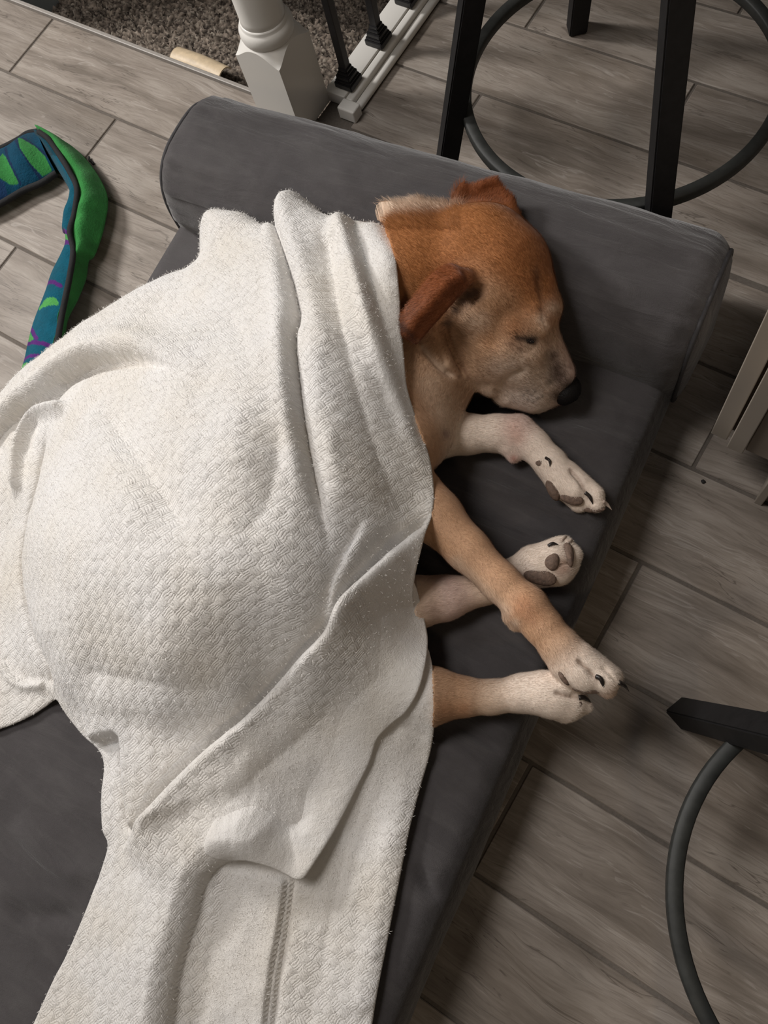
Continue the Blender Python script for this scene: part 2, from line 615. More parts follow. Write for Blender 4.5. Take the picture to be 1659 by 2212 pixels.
stool('black metal bar stool behind the grey bolster with its foot ring seen whole', -0.388, 0.960, 10.104)
_c2 = P(1455, 1520, 0)
stool('black metal bar stool at the lower right with one leg pointing at the dog paws', 0.368, 0.098, math.atan2(_c2[1] - 0.098, _c2[0] - 0.368))

# ------------------------------------------------------------------ base cabinet on the right
cab = empty('base_cabinet', (0.2, 0.85, 0))
tag(cab, 'beige painted base cabinet with recessed toe kick standing right of the dog bed', 'cabinet')
_off = (-0.2, -0.85, 0)
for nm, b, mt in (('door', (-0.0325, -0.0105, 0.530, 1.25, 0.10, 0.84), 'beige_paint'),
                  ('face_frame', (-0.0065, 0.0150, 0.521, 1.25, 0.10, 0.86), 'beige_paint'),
                  ('body', (0.0155, 0.60, 0.5285, 1.25, 0.10, 0.86), 'beige_shaded'),
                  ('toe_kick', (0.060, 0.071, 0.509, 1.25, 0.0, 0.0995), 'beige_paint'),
                  ('toe_side', (0.0715, 0.60, 0.519, 1.25, 0.0, 0.0990), 'beige_shaded'),
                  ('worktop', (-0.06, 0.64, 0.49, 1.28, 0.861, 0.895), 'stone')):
    o = link(nm, box_mesh(nm, *b, 0.0012, 2), M[mt], cab)
    o.location = _off
o = link('door_gap', box_mesh('door_gap', -0.0105, -0.0065, 0.545, 1.25, 0.105, 0.84), M['seat_wood'], cab)
o.location = _off

# ------------------------------------------------------------------ dog bed
OL = P(375, 480, 0.13)
OR = P(1445, 830, 0.13)
TH = math.atan2(OR[1] - OL[1], OR[0] - OL[0])
BW = float(np.linalg.norm(OR - OL))
MZ = 0.13
bed = empty('dog_bed', (OL[0], OL[1], 0), TH)          # local x along the bolster, local y away from us
tag(bed, 'dark grey suede dog bed with flat mattress and long bolster', 'pet bed')


def to_bed(X, Y):
    dx, dy = X - OL[0], Y - OL[1]
    return dx * math.cos(TH) + dy * math.sin(TH), -dx * math.sin(TH) + dy * math.cos(TH)


def wrinkles(x, y):
    """creases of the mattress cover, in bed space"""
    w = 0.0030 * fbm(x * 7 + 3, y * 17 + 1.3 * x, 3)
    for (x0, y0, x1, y1, a, s) in WR:
        d = np.hypot(x1 - x0, y1 - y0)
        ux, uy = (x1 - x0) / d, (y1 - y0) / d
        t = ((x - x0) * ux + (y - y0) * uy) / d
        q = -(x - x0) * uy + (y - y0) * ux + 0.006 * np.sin(t * 5 + x0 * 40)
        w = w + 2.6 * a * np.exp(-(q / s) ** 2) * sstep(-0.15, 0.25, t) * (1 - sstep(0.75, 1.15, t))
    return w


WR = []
for (a, b, amp, s) in (((960, 1030), (1330, 1120), 0.003, 0.008), ((950, 1090), (1250, 1180), -0.003, 0.007),
                       ((1000, 1000), (1300, 1060), 0.002, 0.006), ((930, 1200), (1060, 1240), -0.004, 0.01),
                       ((1190, 920), (1420, 990), 0.0025, 0.007), ((1200, 890), (1430, 930), -0.002, 0.006),
                       ((1000, 1380), (1180, 1440), -0.003, 0.01), ((960, 1570), (1150, 1640), -0.004, 0.008),
                       ((900, 1600), (1080, 1680), 0.003, 0.01), ((890, 1880), (980, 1950), -0.004, 0.007),
                       ((1150, 1370), (1230, 1330), -0.004, 0.006), ((930, 1430), (1010, 1470), 0.003, 0.008),
                       ((30, 1800), (200, 1900), 0.003, 0.012), ((20, 1950), (170, 2000), -0.003, 0.012)):
    p, q = P(*a, MZ), P(*b, MZ)
    (x0, y0), (x1, y1) = to_bed(p[0], p[1]), to_bed(q[0], q[1])
    WR.append((x0, y0, x1, y1, amp, s))


def mattress():
    LY = 1.22
    x0, x1, y0, y1 = 0.0, BW, -LY, 0.03
    nx, ny = 170, 240
    # plan of a rounded slab: top grid rolled over its rim and down the side
    u = np.linspace(0, 1, nx)
    v = np.linspace(0, 1, ny)
    U, Vv = np.meshgrid(u, v, indexing='ij')
    X = x0 + (x1 - x0) * U
    Y = y0 + (y1 - y0) * Vv
    e = np.minimum(np.minimum(X - x0, x1 - X), np.minimum(Y - y0, 10.0))
    rr = 0.028
    drop = rr * (1 - np.sqrt(np.clip(1 - (1 - np.clip(e / rr, 0, 1)) ** 2, 0, 1)))
    Z = MZ - drop + wrinkles(X, Y) * sstep(0, 0.03, e) + 0.004 * fbm(X * 4, Y * 4, 2)
    top = np.stack([X, Y, Z], -1)
    # side skirts
    rim = np.concatenate([top[:, 0], top[1:, -1], top[-2::-1, -1][:0], ])
    edge = np.concatenate([top[:, 0], top[-1, 1:], top[-2::-1, -1], top[0, -2:0:-1]])
    nE = len(edge)
    rows = [edge]
    cxy = np.array([(x0 + x1) / 2, (y0 + y1) / 2])
    nrm = np.zeros((nE, 2))
    nrm[np.isclose(edge[:, 1], y0), 1] = -1
    nrm[np.isclose(edge[:, 0], x1), 0] = 1
    nrm[np.isclose(edge[:, 0], x0), 0] = -1
    for k in range(1, 11):
        t = k / 10
        r = edge.copy()
        r[:, 2] = edge[:, 2] * (1 - t) + 0.001 * t
        bul = 0.010 * math.sin(math.pi * t) - 0.004 * t
        nz = 0.004 * fbm(edge[:, 1] * 9 + edge[:, 0] * 5, np.full(nE, t * 3.0), 2)
        r[:, :2] += nrm * (bul + nz)[:, None]
        rows.append(r)
    S = np.stack(rows, 0).reshape(-1, 3)
    F = grid_faces(nx, ny)
    Fs = grid_faces(11, nE, close_v=True) + nx * ny
    return mesh_np('mattress', np.vstack([top.reshape(-1, 3), S]), np.vstack([F, Fs[:, ::-1]]))


link('mattress', mattress(), M['suede'], bed, True)


def bolster():
    n, nl = 96, 220
    xa, xb = -0.004, BW + 0.020
    t = np.linspace(0, 1, nl)
    x = xa + (xb - xa) * t
    a = np.linspace(0, 2 * np.pi, n, endpoint=False)
    ca, sa = np.cos(a), np.sin(a)
    ex = 2 / 2.8
    ox = np.sign(ca) * np.abs(ca) ** ex
    oz = np.sign(sa) * np.abs(sa) ** ex
    V = []
    for i in range(nl):
        e = min(x[i] - xa, xb - x[i])
        rr = 0.034 if x[i] < 0.4 else 0.045
        sh = rr * (1 - math.sqrt(max(0, 1 - (1 - min(e / rr, 1)) ** 2)))
        A, B = 0.105 - sh, 0.124 - sh
        cy, cz = 0.096, 0.124
        y = cy + A * ox
        z = cz + B * oz
        # creases of the cover, strong near both ends and along the seam
        ends = math.exp(-(x[i] - xa) / 0.10) + 0.8 * math.exp(-(xb - x[i]) / 0.10)
        y = np.where((y > 0.16) & (z < 0.20), 0.16 + (y - 0.16) * (1 - 0.5 * sstep(0.20, 0.16, z)), y)
        w = (0.0065 * fbm(x[i] * 5 + 0 * a, a * 11 + 5, 3) * (0.25 + 1.7 * ends) + 0.004 * fbm(np.full(n, x[i] * 13.0), a * 2.2, 3))
        w = w * float(sstep(0.004, 0.030, e))
        y = y + w * ca
        z = z + w * sa
        V.append(np.stack([np.full(n, x[i]), y, np.maximum(z, 0.002)], -1))
    V = np.stack(V, 0).reshape(-1, 3)
    F = grid_faces(nl, n, close_v=True)
    c0, c1 = len(V), len(V) + 1
    V = np.vstack([V, [[xa - 0.004, 0.096, 0.124], [xb + 0.006, 0.096, 0.124]]])
    me = bpy.data.meshes.new('bolster')
    faces = [tuple(f) for f in F] + [(c0, j, (j + 1) % n) for j in range(n)] + \
            [(c1, (nl - 1) * n + (j + 1) % n, (nl - 1) * n + j) for j in range(n)]
    me.from_pydata(V.tolist(), [], faces)
    bm = bmesh.new(); bm.from_mesh(me); bmesh.ops.recalc_face_normals(bm, faces=bm.faces[:]); bm.to_mesh(me); bm.free()
    return me


link('bolster', bolster(), M['suede'], bed, True)


def tube(name, pts, r, n=10, closed=False, cap=True):
    pts = np.asarray(pts, float)
    N = len(pts)
    r = np.broadcast_to(np.asarray(r, float), (N,))
    T = np.gradient(pts, axis=0) if not closed else np.roll(pts, -1, 0) - np.roll(pts, 1, 0)
    T /= np.linalg.norm(T, axis=1)[:, None] + 1e-12
    up = np.array([0, 0, 1.0]) if abs(T[0][2]) < 0.9 else np.array([1.0, 0, 0])
    A = np.cross(T, up); A /= np.linalg.norm(A, axis=1)[:, None] + 1e-12
    B = np.cross(A, T)
    a = np.linspace(0, 2 * np.pi, n, endpoint=False)
    V = pts[:, None] + r[:, None, None] * (np.cos(a)[None, :, None] * A[:, None] + np.sin(a)[None, :, None] * B[:, None])
    V = V.reshape(-1, 3)
    F = [tuple(f) for f in grid_faces(N, n, closed, True)]
    if cap and not closed:
        F += [tuple(range(n))[::-1], tuple((N - 1) * n + i for i in range(n))]
    me = bpy.data.meshes.new(name)
    me.from_pydata(V.tolist(), [], F)
    bm = bmesh.new(); bm.from_mesh(me); bmesh.ops.recalc_face_normals(bm, faces=bm.faces[:]); bm.to_mesh(me); bm.free()
    return me


# piping around the bolster ends
for xs, rr in ((0.004, 0.0121), (BW + 0.010, 0.0167)):
    a = np.linspace(0, 2 * np.pi, 80, endpoint=False)
    ex = 2 / 2.8
    pts = np.stack([np.full(80, xs), 0.096 + (0.105 - rr) * np.sign(np.cos(a)) * np.abs(np.cos(a)) ** ex,
                    np.maximum(0.124 + (0.124 - rr) * np.sign(np.sin(a)) * np.abs(np.sin(a)) ** ex, 0.004)], -1)
    link('piping', tube('piping', pts, 0.0035, 8, True), M['suede_dark'], bed, True)

# ------------------------------------------------------------------ blanket
# heights of the cloth where the photograph shows it: (px, py, z)
OUT = np.array([
    (432, 520, .19), (434, 480, .20), (446, 459, .21), (470, 451, .222), (530, 461, .235), (588, 470, .24), (606, 440, .265), (625, 413, .285),
    (660, 437, .285), (700, 463, .28), (735, 478, .272), (760, 468, .272), (790, 480, .277), (815, 485, .279), (835, 500, .290), (850, 545, .312), (858, 620, .322),
    (862, 690, .318), (868, 760, .302), (875, 830, .282), (888, 880, .268), (905, 930, .257), (925, 990, .252), (933, 1050, .250), (932, 1095, .250),
    (920, 1170, .232), (902, 1240, .215), (894, 1290, .20), (900, 1335, .175), (912, 1375, .165), (930, 1430, .185), (937, 1500, .195), (936, 1555, .18),
    (930, 1610, .150), (905, 1700, .143), (880, 1800, .142), (860, 1900, .142), (830, 2050, .142), (800, 2212, .142), (778, 2330, .142),
    (560, 2370, .142), (300, 2370, .142), (20, 2330, .142),
    (75, 2212, .142), (120, 2120, .142), (165, 2030, .143), (205, 1930, .146), (238, 1830, .150), (226, 1790, .155), (223, 1720, .160), (226, 1650, .163),
    (213, 1617, .165), (180, 1588, .163), (145, 1545, .158), (118, 1508, .150), (60, 1545, .140), (0, 1571, .138), (-90, 1600, .136), (-190, 1560, .10), (-210, 1300, .07),
    (-190, 1080, .06), (-90, 950, .06), (0, 868, .075), (60, 808, .095), (100, 775, .105), (140, 748, .115), (190, 708, .130), (230, 680, .140), (290, 640, .152),
    (340, 615, .160), (390, 592, .170), (425, 570, .182)], float)
SILH = list(range(0, 14)) + list(range(62, 72))        # where the outline is the cloth's own horizon: it goes on down behind
INN = np.array([
    (480, 500, .25), (540, 520, .275), (620, 480, .305), (700, 520, .315), (780, 540, .318), (830, 580, .325), (620, 560, .32), (640, 650, .338), (600, 750, .348), (500, 800, .338), (400, 850, .330), (300, 950, .325), (200, 1050, .300), (130, 1060, .268),
    (150, 1200, .292), (105, 1250, .255), (75, 1150, .235), (58, 1240, .200), (85, 1370, .215), (130, 1470, .205), (250, 1200, .330), (350, 1100, .350), (450, 1000, .360), (550, 950, .362), (600, 1100, .350), (500, 1200, .352),
    (400, 1300, .335), (300, 1350, .310), (200, 1350, .275), (250, 1450, .250), (350, 1450, .288), (450, 1450, .278), (520, 1480, .250), (300, 1550, .205), (400, 1570, .210), (260, 1570, .190), (320, 1640, .190),
    (300, 1740, .170), (640, 1300, .315), (600, 1400, .270), (560, 1500, .225), (680, 800, .345), (720, 1000, .335), (700, 1150, .320), (780, 800, .330), (830, 900, .300), (870, 1000, .275), (800, 1050, .305),
    (900, 1090, .250), (760, 1200, .290), (820, 1200, .265), (865, 1250, .230), (760, 1350, .255), (850, 1400, .205), (700, 1500, .220), (800, 1500, .200), (880, 1480, .195), (650, 1650, .185), (760, 1620, .172), (850, 1700, .152), (900, 1560, .175),
    (520, 1700, .190), (550, 1800, .178), (450, 1750, .180), (400, 1850, .170), (700, 1800, .155), (780, 1850, .150), (330, 1900, .165), (300, 2050, .160), (450, 2000, .152), (550, 2050, .148), (650, 2000, .148), (750, 2050, .148), (200, 2150, .152),
    (350, 2200, .155), (480, 2200, .148), (650, 2250, .146), (230, 740, .200), (300, 745, .245), (380, 765, .290), (440, 830, .325), (330, 690, .215), (400, 640, .235), (480, 600, .270), (540, 540, .285), (560, 640, .310),
    (160, 850, .215), (200, 900, .262), (20, 930, .120), (80, 890, .155), (40, 1000, .150), (0, 1050, .135), (20, 1150, .140), (0, 1250, .140), (20, 1350, .142), (60, 1450, .146), (0, 1500, .141), (-100, 1450, .125), (-100, 1150, .115), (-60, 1300, .130)], float)

_out = PV(OUT)
_cen = _out[:, :2].mean(0)
back = []
for i in SILH:
    a_, b_ = _out[(i - 1) % len(OUT)], _out[(i + 1) % len(OUT)]
    t_ = (b_ - a_)[:2]
    n_ = np.array([-t_[1], t_[0]]) / (np.linalg.norm(t_) + 1e-9)
    if n_ @ (_out[i, :2] - _cen) < 0: n_ = -n_
    back.append(np.r_[_out[i, :2] + n_ * 0.030, max(_out[i, 2] - 0.075, 0.05)])
back = np.array(back)
poly = _out.copy()
for k_, i in enumerate(SILH):
    poly[i] = back[k_]
ctrl = np.vstack([_out, PV(INN), back])


class RBF:
    def __init__(s, c, lam=2e-5):
        s.c = c[:, :2]
        n = len(c)
        A = np.zeros((n + 3, n + 3))
        A[:n, :n] = s.k(np.linalg.norm(s.c[:, None] - s.c[None], axis=2)) + lam * np.eye(n)
        A[:n, n] = 1
        A[:n, n + 1:] = s.c
        A[n:, :n] = A[:n, n:].T
        s.w = np.linalg.solve(A, np.r_[c[:, 2], 0, 0, 0])

    @staticmethod
    def k(r):
        return r * r * np.log(r + 1e-9)

    def __call__(s, x, y):
        q = np.stack([np.ravel(x), np.ravel(y)], -1)
        out = np.empty(len(q))
        for a in range(0, len(q), 20000):
            d = np.linalg.norm(q[a:a + 20000, None] - s.c[None], axis=2)
            out[a:a + 20000] = s.k(d) @ s.w[:len(s.c)] + s.w[-3] + q[a:a + 20000] @ s.w[-2:]
        return out.reshape(np.shape(x))


ZB = RBF(ctrl)


def on_cloth(pts, z0=0.2):
    """photograph pixels -> points lying on the smooth cloth"""
    pts = np.asarray(pts, float)
    z = np.full(len(pts), z0)
    for _ in range(12):
        w = PV(np.c_[pts, z])
        z = 0.4 * z + 0.6 * ZB(w[:, 0], w[:, 1])
    return PV(np.c_[pts, z])


def line_dist(x, y, L):
    """signed distance (left positive) and 0..1 position along polyline L"""
    L = L[:, :2]
    seg = np.diff(L, axis=0)
    ln = np.linalg.norm(seg, axis=1)
    cum = np.r_[0, np.cumsum(ln)]
    best = np.full(x.shape, 1e9)
    sg = np.zeros_like(best)
    tt = np.zeros_like(best)
    for i in range(len(seg)):
        ux, uy = seg[i] / ln[i]
        dx, dy = x - L[i, 0], y - L[i, 1]
        a = np.clip(dx * ux + dy * uy, 0, ln[i])
        ex, ey = dx - a * ux, dy - a * uy
        d = np.hypot(ex, ey)
        cr = ux * dy - uy * dx
        mk = d < best - 1e-9
        best = np.where(mk, d, best)
        sg = np.where(mk, np.where(cr >= 0, 1.0, -1.0), sg)
        tt = np.where(mk, (cum[i] + a) / cum[-1], tt)
    return best * sg, tt


def env(t, a=0.12, b=0.12):
    e = np.ones_like(t)
    if a > 0: e = e * sstep(0, a, t)
    if b > 0: e = e * (1 - sstep(1 - b, 1, t))
    return e


# folds: (kind, pixels, height, width, decay, taper start, taper end)
FOLDS = [
    # deep crease down from the peak
    ('V', [(611, 474), (613, 560), (624, 720), (640, 870), (664, 1010), (698, 1140), (722, 1225)], .018, .014, 0, .04, .10),
    ('V', [(612, 478), (614, 560), (625, 720), (641, 870), (665, 1010), (699, 1140), (722, 1220)], .022, .0040, 0, .05, .12),
    ('R', [(585, 500), (594, 600), (603, 730), (618, 870), (643, 1010), (676, 1140)], .010, .013, 0, .2, .2),
    ('R', [(632, 430), (650, 590), (672, 750), (696, 880), (722, 990), (750, 1090)], .012, .015, 0, .05, .3),
    ('V', [(700, 490), (718, 620), (752, 780), (800, 940), (846, 1060), (872, 1130)], .013, .014, 0, .1, .2),
    ('V', [(690, 480), (704, 600), (716, 700)], .006, .012, 0, .1, .4),
    ('R', [(746, 476), (772, 610), (816, 750), (866, 880), (906, 990), (924, 1070)], .017, .012, 0, .03, .15),
    ('V', [(774, 500), (806, 620), (846, 750), (866, 820)], .012, .0075, 0, .1, .3),
    ('R', [(812, 492), (838, 570), (850, 660), (862, 760)], .004, .012, 0, .1, .3),
    ('R', [(700, 900), (730, 1020), (752, 1120)], .005, .012, 0, .3, .3),
    ('V', [(520, 500), (560, 489), (604, 484)], .007, .006, 0, .2, .1),
    ('V', [(452, 520), (480, 560), (520, 580)], .005, .012, 0, .2, .3),
    # rolled edge of the upper layer, from the right side down to the lower left
    ('S', [(948, 1078), (918, 1130), (870, 1168), (806, 1228), (742, 1290), (702, 1362), (640, 1432), (580, 1500), (520, 1560), (430, 1640), (342, 1738), (286, 1812), (262, 1850)], .031, .014, .060, .10, .10),
    ('V', [(936, 1102), (870, 1160), (806, 1220), (742, 1282), (700, 1354), (638, 1424), (578, 1492), (518, 1552), (430, 1632), (341, 1730), (289, 1800)], .018, .0050, 0, .05, .10),
    ('S', [(796, 1112), (752, 1186), (718, 1258), (702, 1326), (690, 1372)], .014, .010, .03, .2, .2),
    ('V', [(790, 1110), (746, 1186), (712, 1258), (697, 1326)], .006, .006, 0, .2, .2),
    ('V', [(872, 1120), (836, 1170), (800, 1215)], .007, .010, 0, .3, .2),
    # soft sag across the hip
    ('V', [(215, 880), (300, 990), (370, 1110), (430, 1230)], .016, .026, 0, .2, .3),
    ('R', [(150, 846), (215, 960), (300, 1140), (350, 1260)], .010, .026, 0, .08, .35),
    ('V', [(600, 880), (590, 1000), (560, 1100), (500, 1180)], .010, .026, 0, .3, .3),
    ('R', [(500, 860), (510, 960), (500, 1050)], .007, .026, 0, .3, .3),
    ('V', [(480, 640), (530, 760), (550, 860)], .006, .026, 0, .3, .3),
    ('V', [(150, 1440), (290, 1470), (420, 1490), (520, 1470)], .010, .022, 0, .2, .2),
    ('R', [(170, 1505), (290, 1522), (400, 1530), (500, 1515)], .006, .020, 0, .2, .2),
    # arc shaped fold over the back, cloth tucked under it
    ('S', [(-30, 985), (20, 925), (60, 885), (106, 850), (160, 806), (230, 779), (320, 778), (390, 808), (440, 850)], .036, .018, .05, .02, .45),
    ('V', [(20, 934), (66, 890), (110, 856), (162, 813), (230, 788), (320, 787), (380, 811)], .026, .0065, 0, .1, .40),
    ('R', [(-30, 940), (30, 850), (110, 785), (190, 745), (280, 735), (360, 760)], .008, .018, 0, .1, .3),
    # second small roll beside it
    ('R', [(40, 1080), (46, 980), (74, 910), (110, 886), (150, 884)], .026, .0095, 0, .12, .12),
    ('V', [(100, 920), (84, 980), (72, 1040), (50, 1128), (38, 1230), (57, 1350), (93, 1440), (113, 1492)], .024, .0060, 0, .10, .05),
    ('V', [(112, 868), (132, 868)], .014, .006, 0, .0, .0),
    # hem of the lower left part
    ('R', [(2, 1432), (22, 1464), (52, 1482), (95, 1480)], .008, .0055, 0, .05, .05),
    ('V', [(8, 1420), (30, 1450), (56, 1464), (96, 1462)], .003, .006, 0, .05, .05),
    # pocket near the lower left corner
    ('S', [(196, 1604), (236, 1594), (262, 1592), (268, 1630), (272, 1690), (282, 1760), (293, 1808)], .020, .007, .05, .05, .1),
    ('V', [(214, 1610), (244, 1603), (258, 1606), (262, 1650), (268, 1700), (279, 1770), (290, 1806)], .012, .0055, 0, .05, .1),
    # long rounded fold running down to the bottom edge
    ('S', [(362, 2330), (374, 2212), (395, 2090), (428, 1975), (458, 1893), (512, 1856), (590, 1872), (640, 1888)], .026, .024, .07, .02, .25),
    ('R', [(290, 2330), (300, 2200), (325, 2080), (360, 1970), (400, 1880)], .006, .030, 0, .1, .3),
    # double hem beside the lower layer
    ('S', [(566, 2330), (573, 2212), (586, 2110), (606, 2000), (622, 1890)], .0055, .0022, .05, .0, .05),
    ('V', [(569, 2330), (576, 2212), (589, 2110), (609, 2000), (625, 1890)], .006, .0018, 0, .0, .05),
    ('V', [(583, 2330), (589, 2212), (601, 2120), (619, 2010), (637, 1890)], .006, .0018, 0, .0, .05),
    ('S', [(580, 2330), (586, 2212), (598, 2120), (616, 2010), (634, 1890)], .0050, .0022, .05, .0, .05),
    # lower layer: soft waves
    ('V', [(820, 1640), (760, 1800), (720, 1950), (690, 2100), (660, 2250)], .005, .020, 0, .2, .1),
    ('R', [(900, 1620), (850, 1800), (815, 2000), (780, 2200)], .006, .016, 0, .2, .05),
    ('V', [(930, 1600), (870, 1570), (830, 1600)], .006, .010, 0, .2, .3),
    ('R', [(760, 1380), (660, 1530), (560, 1640), (470, 1740)], .006, .018, 0, .3, .3),
    ('V', [(760, 1490), (660, 1590), (560, 1680), (460, 1790)], .009, .018, 0, .25, .3),
]
for i, f in enumerate(FOLDS):
    L = catmull(on_cloth(f[1]), 6 * len(f[1]))
    FOLDS[i] = (f[0], L) + f[2:]


def cloth_z(x, y):
    z = ZB(x, y)
    for kind, L, a, w, dec, t0, t1 in FOLDS:
        lo, hi = L[:, :2].min(0) - 0.22, L[:, :2].max(0) + 0.22
        mk = (x > lo[0]) & (x < hi[0]) & (y > lo[1]) & (y < hi[1])
        if not mk.any(): continue
        q, t = line_dist(x[mk], y[mk], L)
        e = env(t, t0, t1)
        # a line that simply ends must not leave a wall beyond its end
        if kind == 'R': d = a * np.exp(-(q / w) ** 2)
        elif kind == 'V': d = -a * np.exp(-np.abs(q) / w) * 1.0
        else:
            s = np.clip(q / w, 0, 1)
            d = a * np.sqrt(np.clip(s * (2 - s), 0, 1)) * np.exp(-np.clip(q - w, 0, None) / dec)
        zz = z[mk] + d * e
        z[mk] = zz
    z = z + 0.0035 * fbm(x * 14, y * 14, 3) + 0.0018 * fbm(x * 60, y * 60, 2)
    return z


class Relax:
    """flattens the draped cloth: springs keep their draped length"""
    def __init__(s, st=0.008):
        lo, hi = ctrl[:, :2].min(0) - 0.05, ctrl[:, :2].max(0) + 0.05
        s.lo, s.st = lo, st
        nx, ny = ((hi - lo) / st).astype(int) + 1
        X, Y = np.meshgrid(lo[0] + st * np.arange(nx), lo[1] + st * np.arange(ny), indexing='ij')
        Z = cloth_z(X, Y)
        for _ in range(2):
            Z[1:-1, 1:-1] = (Z[1:-1, 1:-1] * 2 + Z[:-2, 1:-1] + Z[2:, 1:-1] + Z[1:-1, :-2] + Z[1:-1, 2:]) / 6
        P3 = np.stack([X, Y, Z], -1)
        U = P3[..., :2].copy()
        prs = [((slice(None, -1), slice(None)), (slice(1, None), slice(None))), ((slice(None), slice(None, -1)), (slice(None), slice(1, None))),
               ((slice(None, -1), slice(None, -1)), (slice(1, None), slice(1, None))), ((slice(None, -1), slice(1, None)), (slice(1, None), slice(None, -1)))]
        ln = [np.minimum(np.linalg.norm(P3[b] - P3[a], axis=-1), 2.2 * st) for a, b in prs]
        for it in range(500):
            acc = np.zeros_like(U)
            for (a, b), l0 in zip(prs, ln):
                d = U[b] - U[a]
                l = np.linalg.norm(d, axis=-1) + 1e-9
                f = d * ((l - l0) / l)[..., None]
                acc[a] += f
                acc[b] -= f
            U += 0.115 * acc
        s.D = U - P3[..., :2]

    def __call__(s, x, y):
        fx, fy = (x - s.lo[0]) / s.st, (y - s.lo[1]) / s.st
        i = np.clip(fx.astype(int), 0, s.D.shape[0] - 2)
        j = np.clip(fy.astype(int), 0, s.D.shape[1] - 2)
        a, b = np.clip(fx - i, 0, 1)[:, None], np.clip(fy - j, 0, 1)[:, None]
        D = s.D[i, j] * (1 - a) * (1 - b) + s.D[i + 1, j] * a * (1 - b) + s.D[i, j + 1] * (1 - a) * b + s.D[i + 1, j + 1] * a * b
        return x + D[:, 0], y + D[:, 1]


relaxed = Relax()


def in_poly(x, y, Pg):
    ins = np.zeros(x.shape, bool)
    n = len(Pg)
    for i in range(n):
        x0, y0 = Pg[i][:2]
        x1, y1 = Pg[(i + 1) % n][:2]
        if y0 == y1: continue
        c_ = ((y0 > y) != (y1 > y)) & (x < (x1 - x0) * (y - y0) / (y1 - y0) + x0)
        ins ^= c_
    return ins


def smooth_poly(Pg, n):
    Q = np.vstack([Pg[-2:], Pg, Pg[:2]])
    c_ = catmull(Q, n * (len(Q) - 1) // 1)
    d = np.r_[0, np.cumsum(np.linalg.norm(np.diff(Q, axis=0), axis=1))]
    s = np.linspace(0, d[-1], len(c_))
    return c_[(s >= d[2]) & (s < d[-3])] if False else c_[(s >= d[1]) & (s < d[1] + (d[-1] - d[1] - (d[-1] - d[-2])) )][: -1]


def cloth_mesh(name, pg, zf, step, thick, weave):
    """sheet over the polygon pg with heights zf(x, y); rim rolled down by its thickness"""
    x0, y0 = pg[:, :2].min(0) - step
    x1, y1 = pg[:, :2].max(0) + step
    nx, ny = int((x1 - x0) / step) + 1, int((y1 - y0) / step) + 1
    X, Y = np.meshgrid(x0 + step * np.arange(nx), y0 + step * np.arange(ny), indexing='ij')
    ins = in_poly(X, Y, pg)
    F = grid_faces(nx, ny)
    f_in = ins.ravel()[F]
    keep = f_in.sum(1) >= 3
    F = F[keep]
    used = np.unique(F)
    remap = np.full(nx * ny, -1)
    remap[used] = np.arange(len(used))
    F = remap[F]
    x, y = X.ravel()[used], Y.ravel()[used]
    # rim
    E = np.vstack([F[:, [0, 1]], F[:, [1, 2]], F[:, [2, 3]], F[:, [3, 0]]])
    key = np.sort(E, 1)
    u_, idx, cnt = np.unique(key[:, 0].astype(np.int64) * len(used) + key[:, 1], return_index=True, return_counts=True)
    rimE = E[idx[cnt == 1]]
    rim = np.unique(rimE)
    # snap the rim to the outline
    px_, py_ = x[rim], y[rim]
    A = pg[:, :2]
    B = np.roll(A, -1, 0)
    d = B - A
    t = np.clip(((px_[:, None] - A[None, :, 0]) * d[:, 0] + (py_[:, None] - A[None, :, 1]) * d[:, 1]) / ((d ** 2).sum(1) + 1e-12), 0, 1)
    qx, qy = A[:, 0] + t * d[:, 0], A[:, 1] + t * d[:, 1]
    k = ((qx - px_[:, None]) ** 2 + (qy - py_[:, None]) ** 2).argmin(1)
    ar = np.arange(len(rim))
    x[rim], y[rim] = qx[ar, k], qy[ar, k]
    z = zf(x, y)
    V = np.stack([x, y, z], -1)
    rm = np.full(len(used), -1)
    rm[rim] = np.arange(len(rim))
    n0 = len(V)
    c_ = A.mean(0)
    rows = [V]
    Fs = []
    prev = None
    for lvl, (dz, out) in enumerate(((-0.35, 0.30), (-0.75, 0.2), (-1.0, -0.4))):
        R_ = V[rim].copy()
        # outward normal of the outline at each rim vertex
        dd = d[k] / (np.linalg.norm(d[k], axis=1)[:, None] + 1e-12)
        nn = np.stack([dd[:, 1], -dd[:, 0]], -1)
        area2 = np.sum(A[:, 0] * B[:, 1] - B[:, 0] * A[:, 1])
        if area2 < 0: nn = -nn
        R_[:, :2] += nn * thick * out
        R_[:, 2] += dz * thick
        rows.append(R_)
        a_ = rimE if lvl == 0 else rm[rimE] + n0 + (lvl - 1) * len(rim)
        b_ = rm[rimE] + n0 + lvl * len(rim)
        Fs.append(np.stack([a_[:, 1], a_[:, 0], b_[:, 0], b_[:, 1]], -1))
    Vt = np.vstack(rows)
    me = mesh_np(name, Vt, np.vstack([F] + Fs))
    w = weave(Vt[:, 0], Vt[:, 1])
    # cloth coordinates: where each point lay in the sheet before it was draped
    uu, vv = relaxed(Vt[:, 0], Vt[:, 1])
    uv = np.stack([uu, vv, w], -1)
    vcol(me, 'weave', uv)
    return me


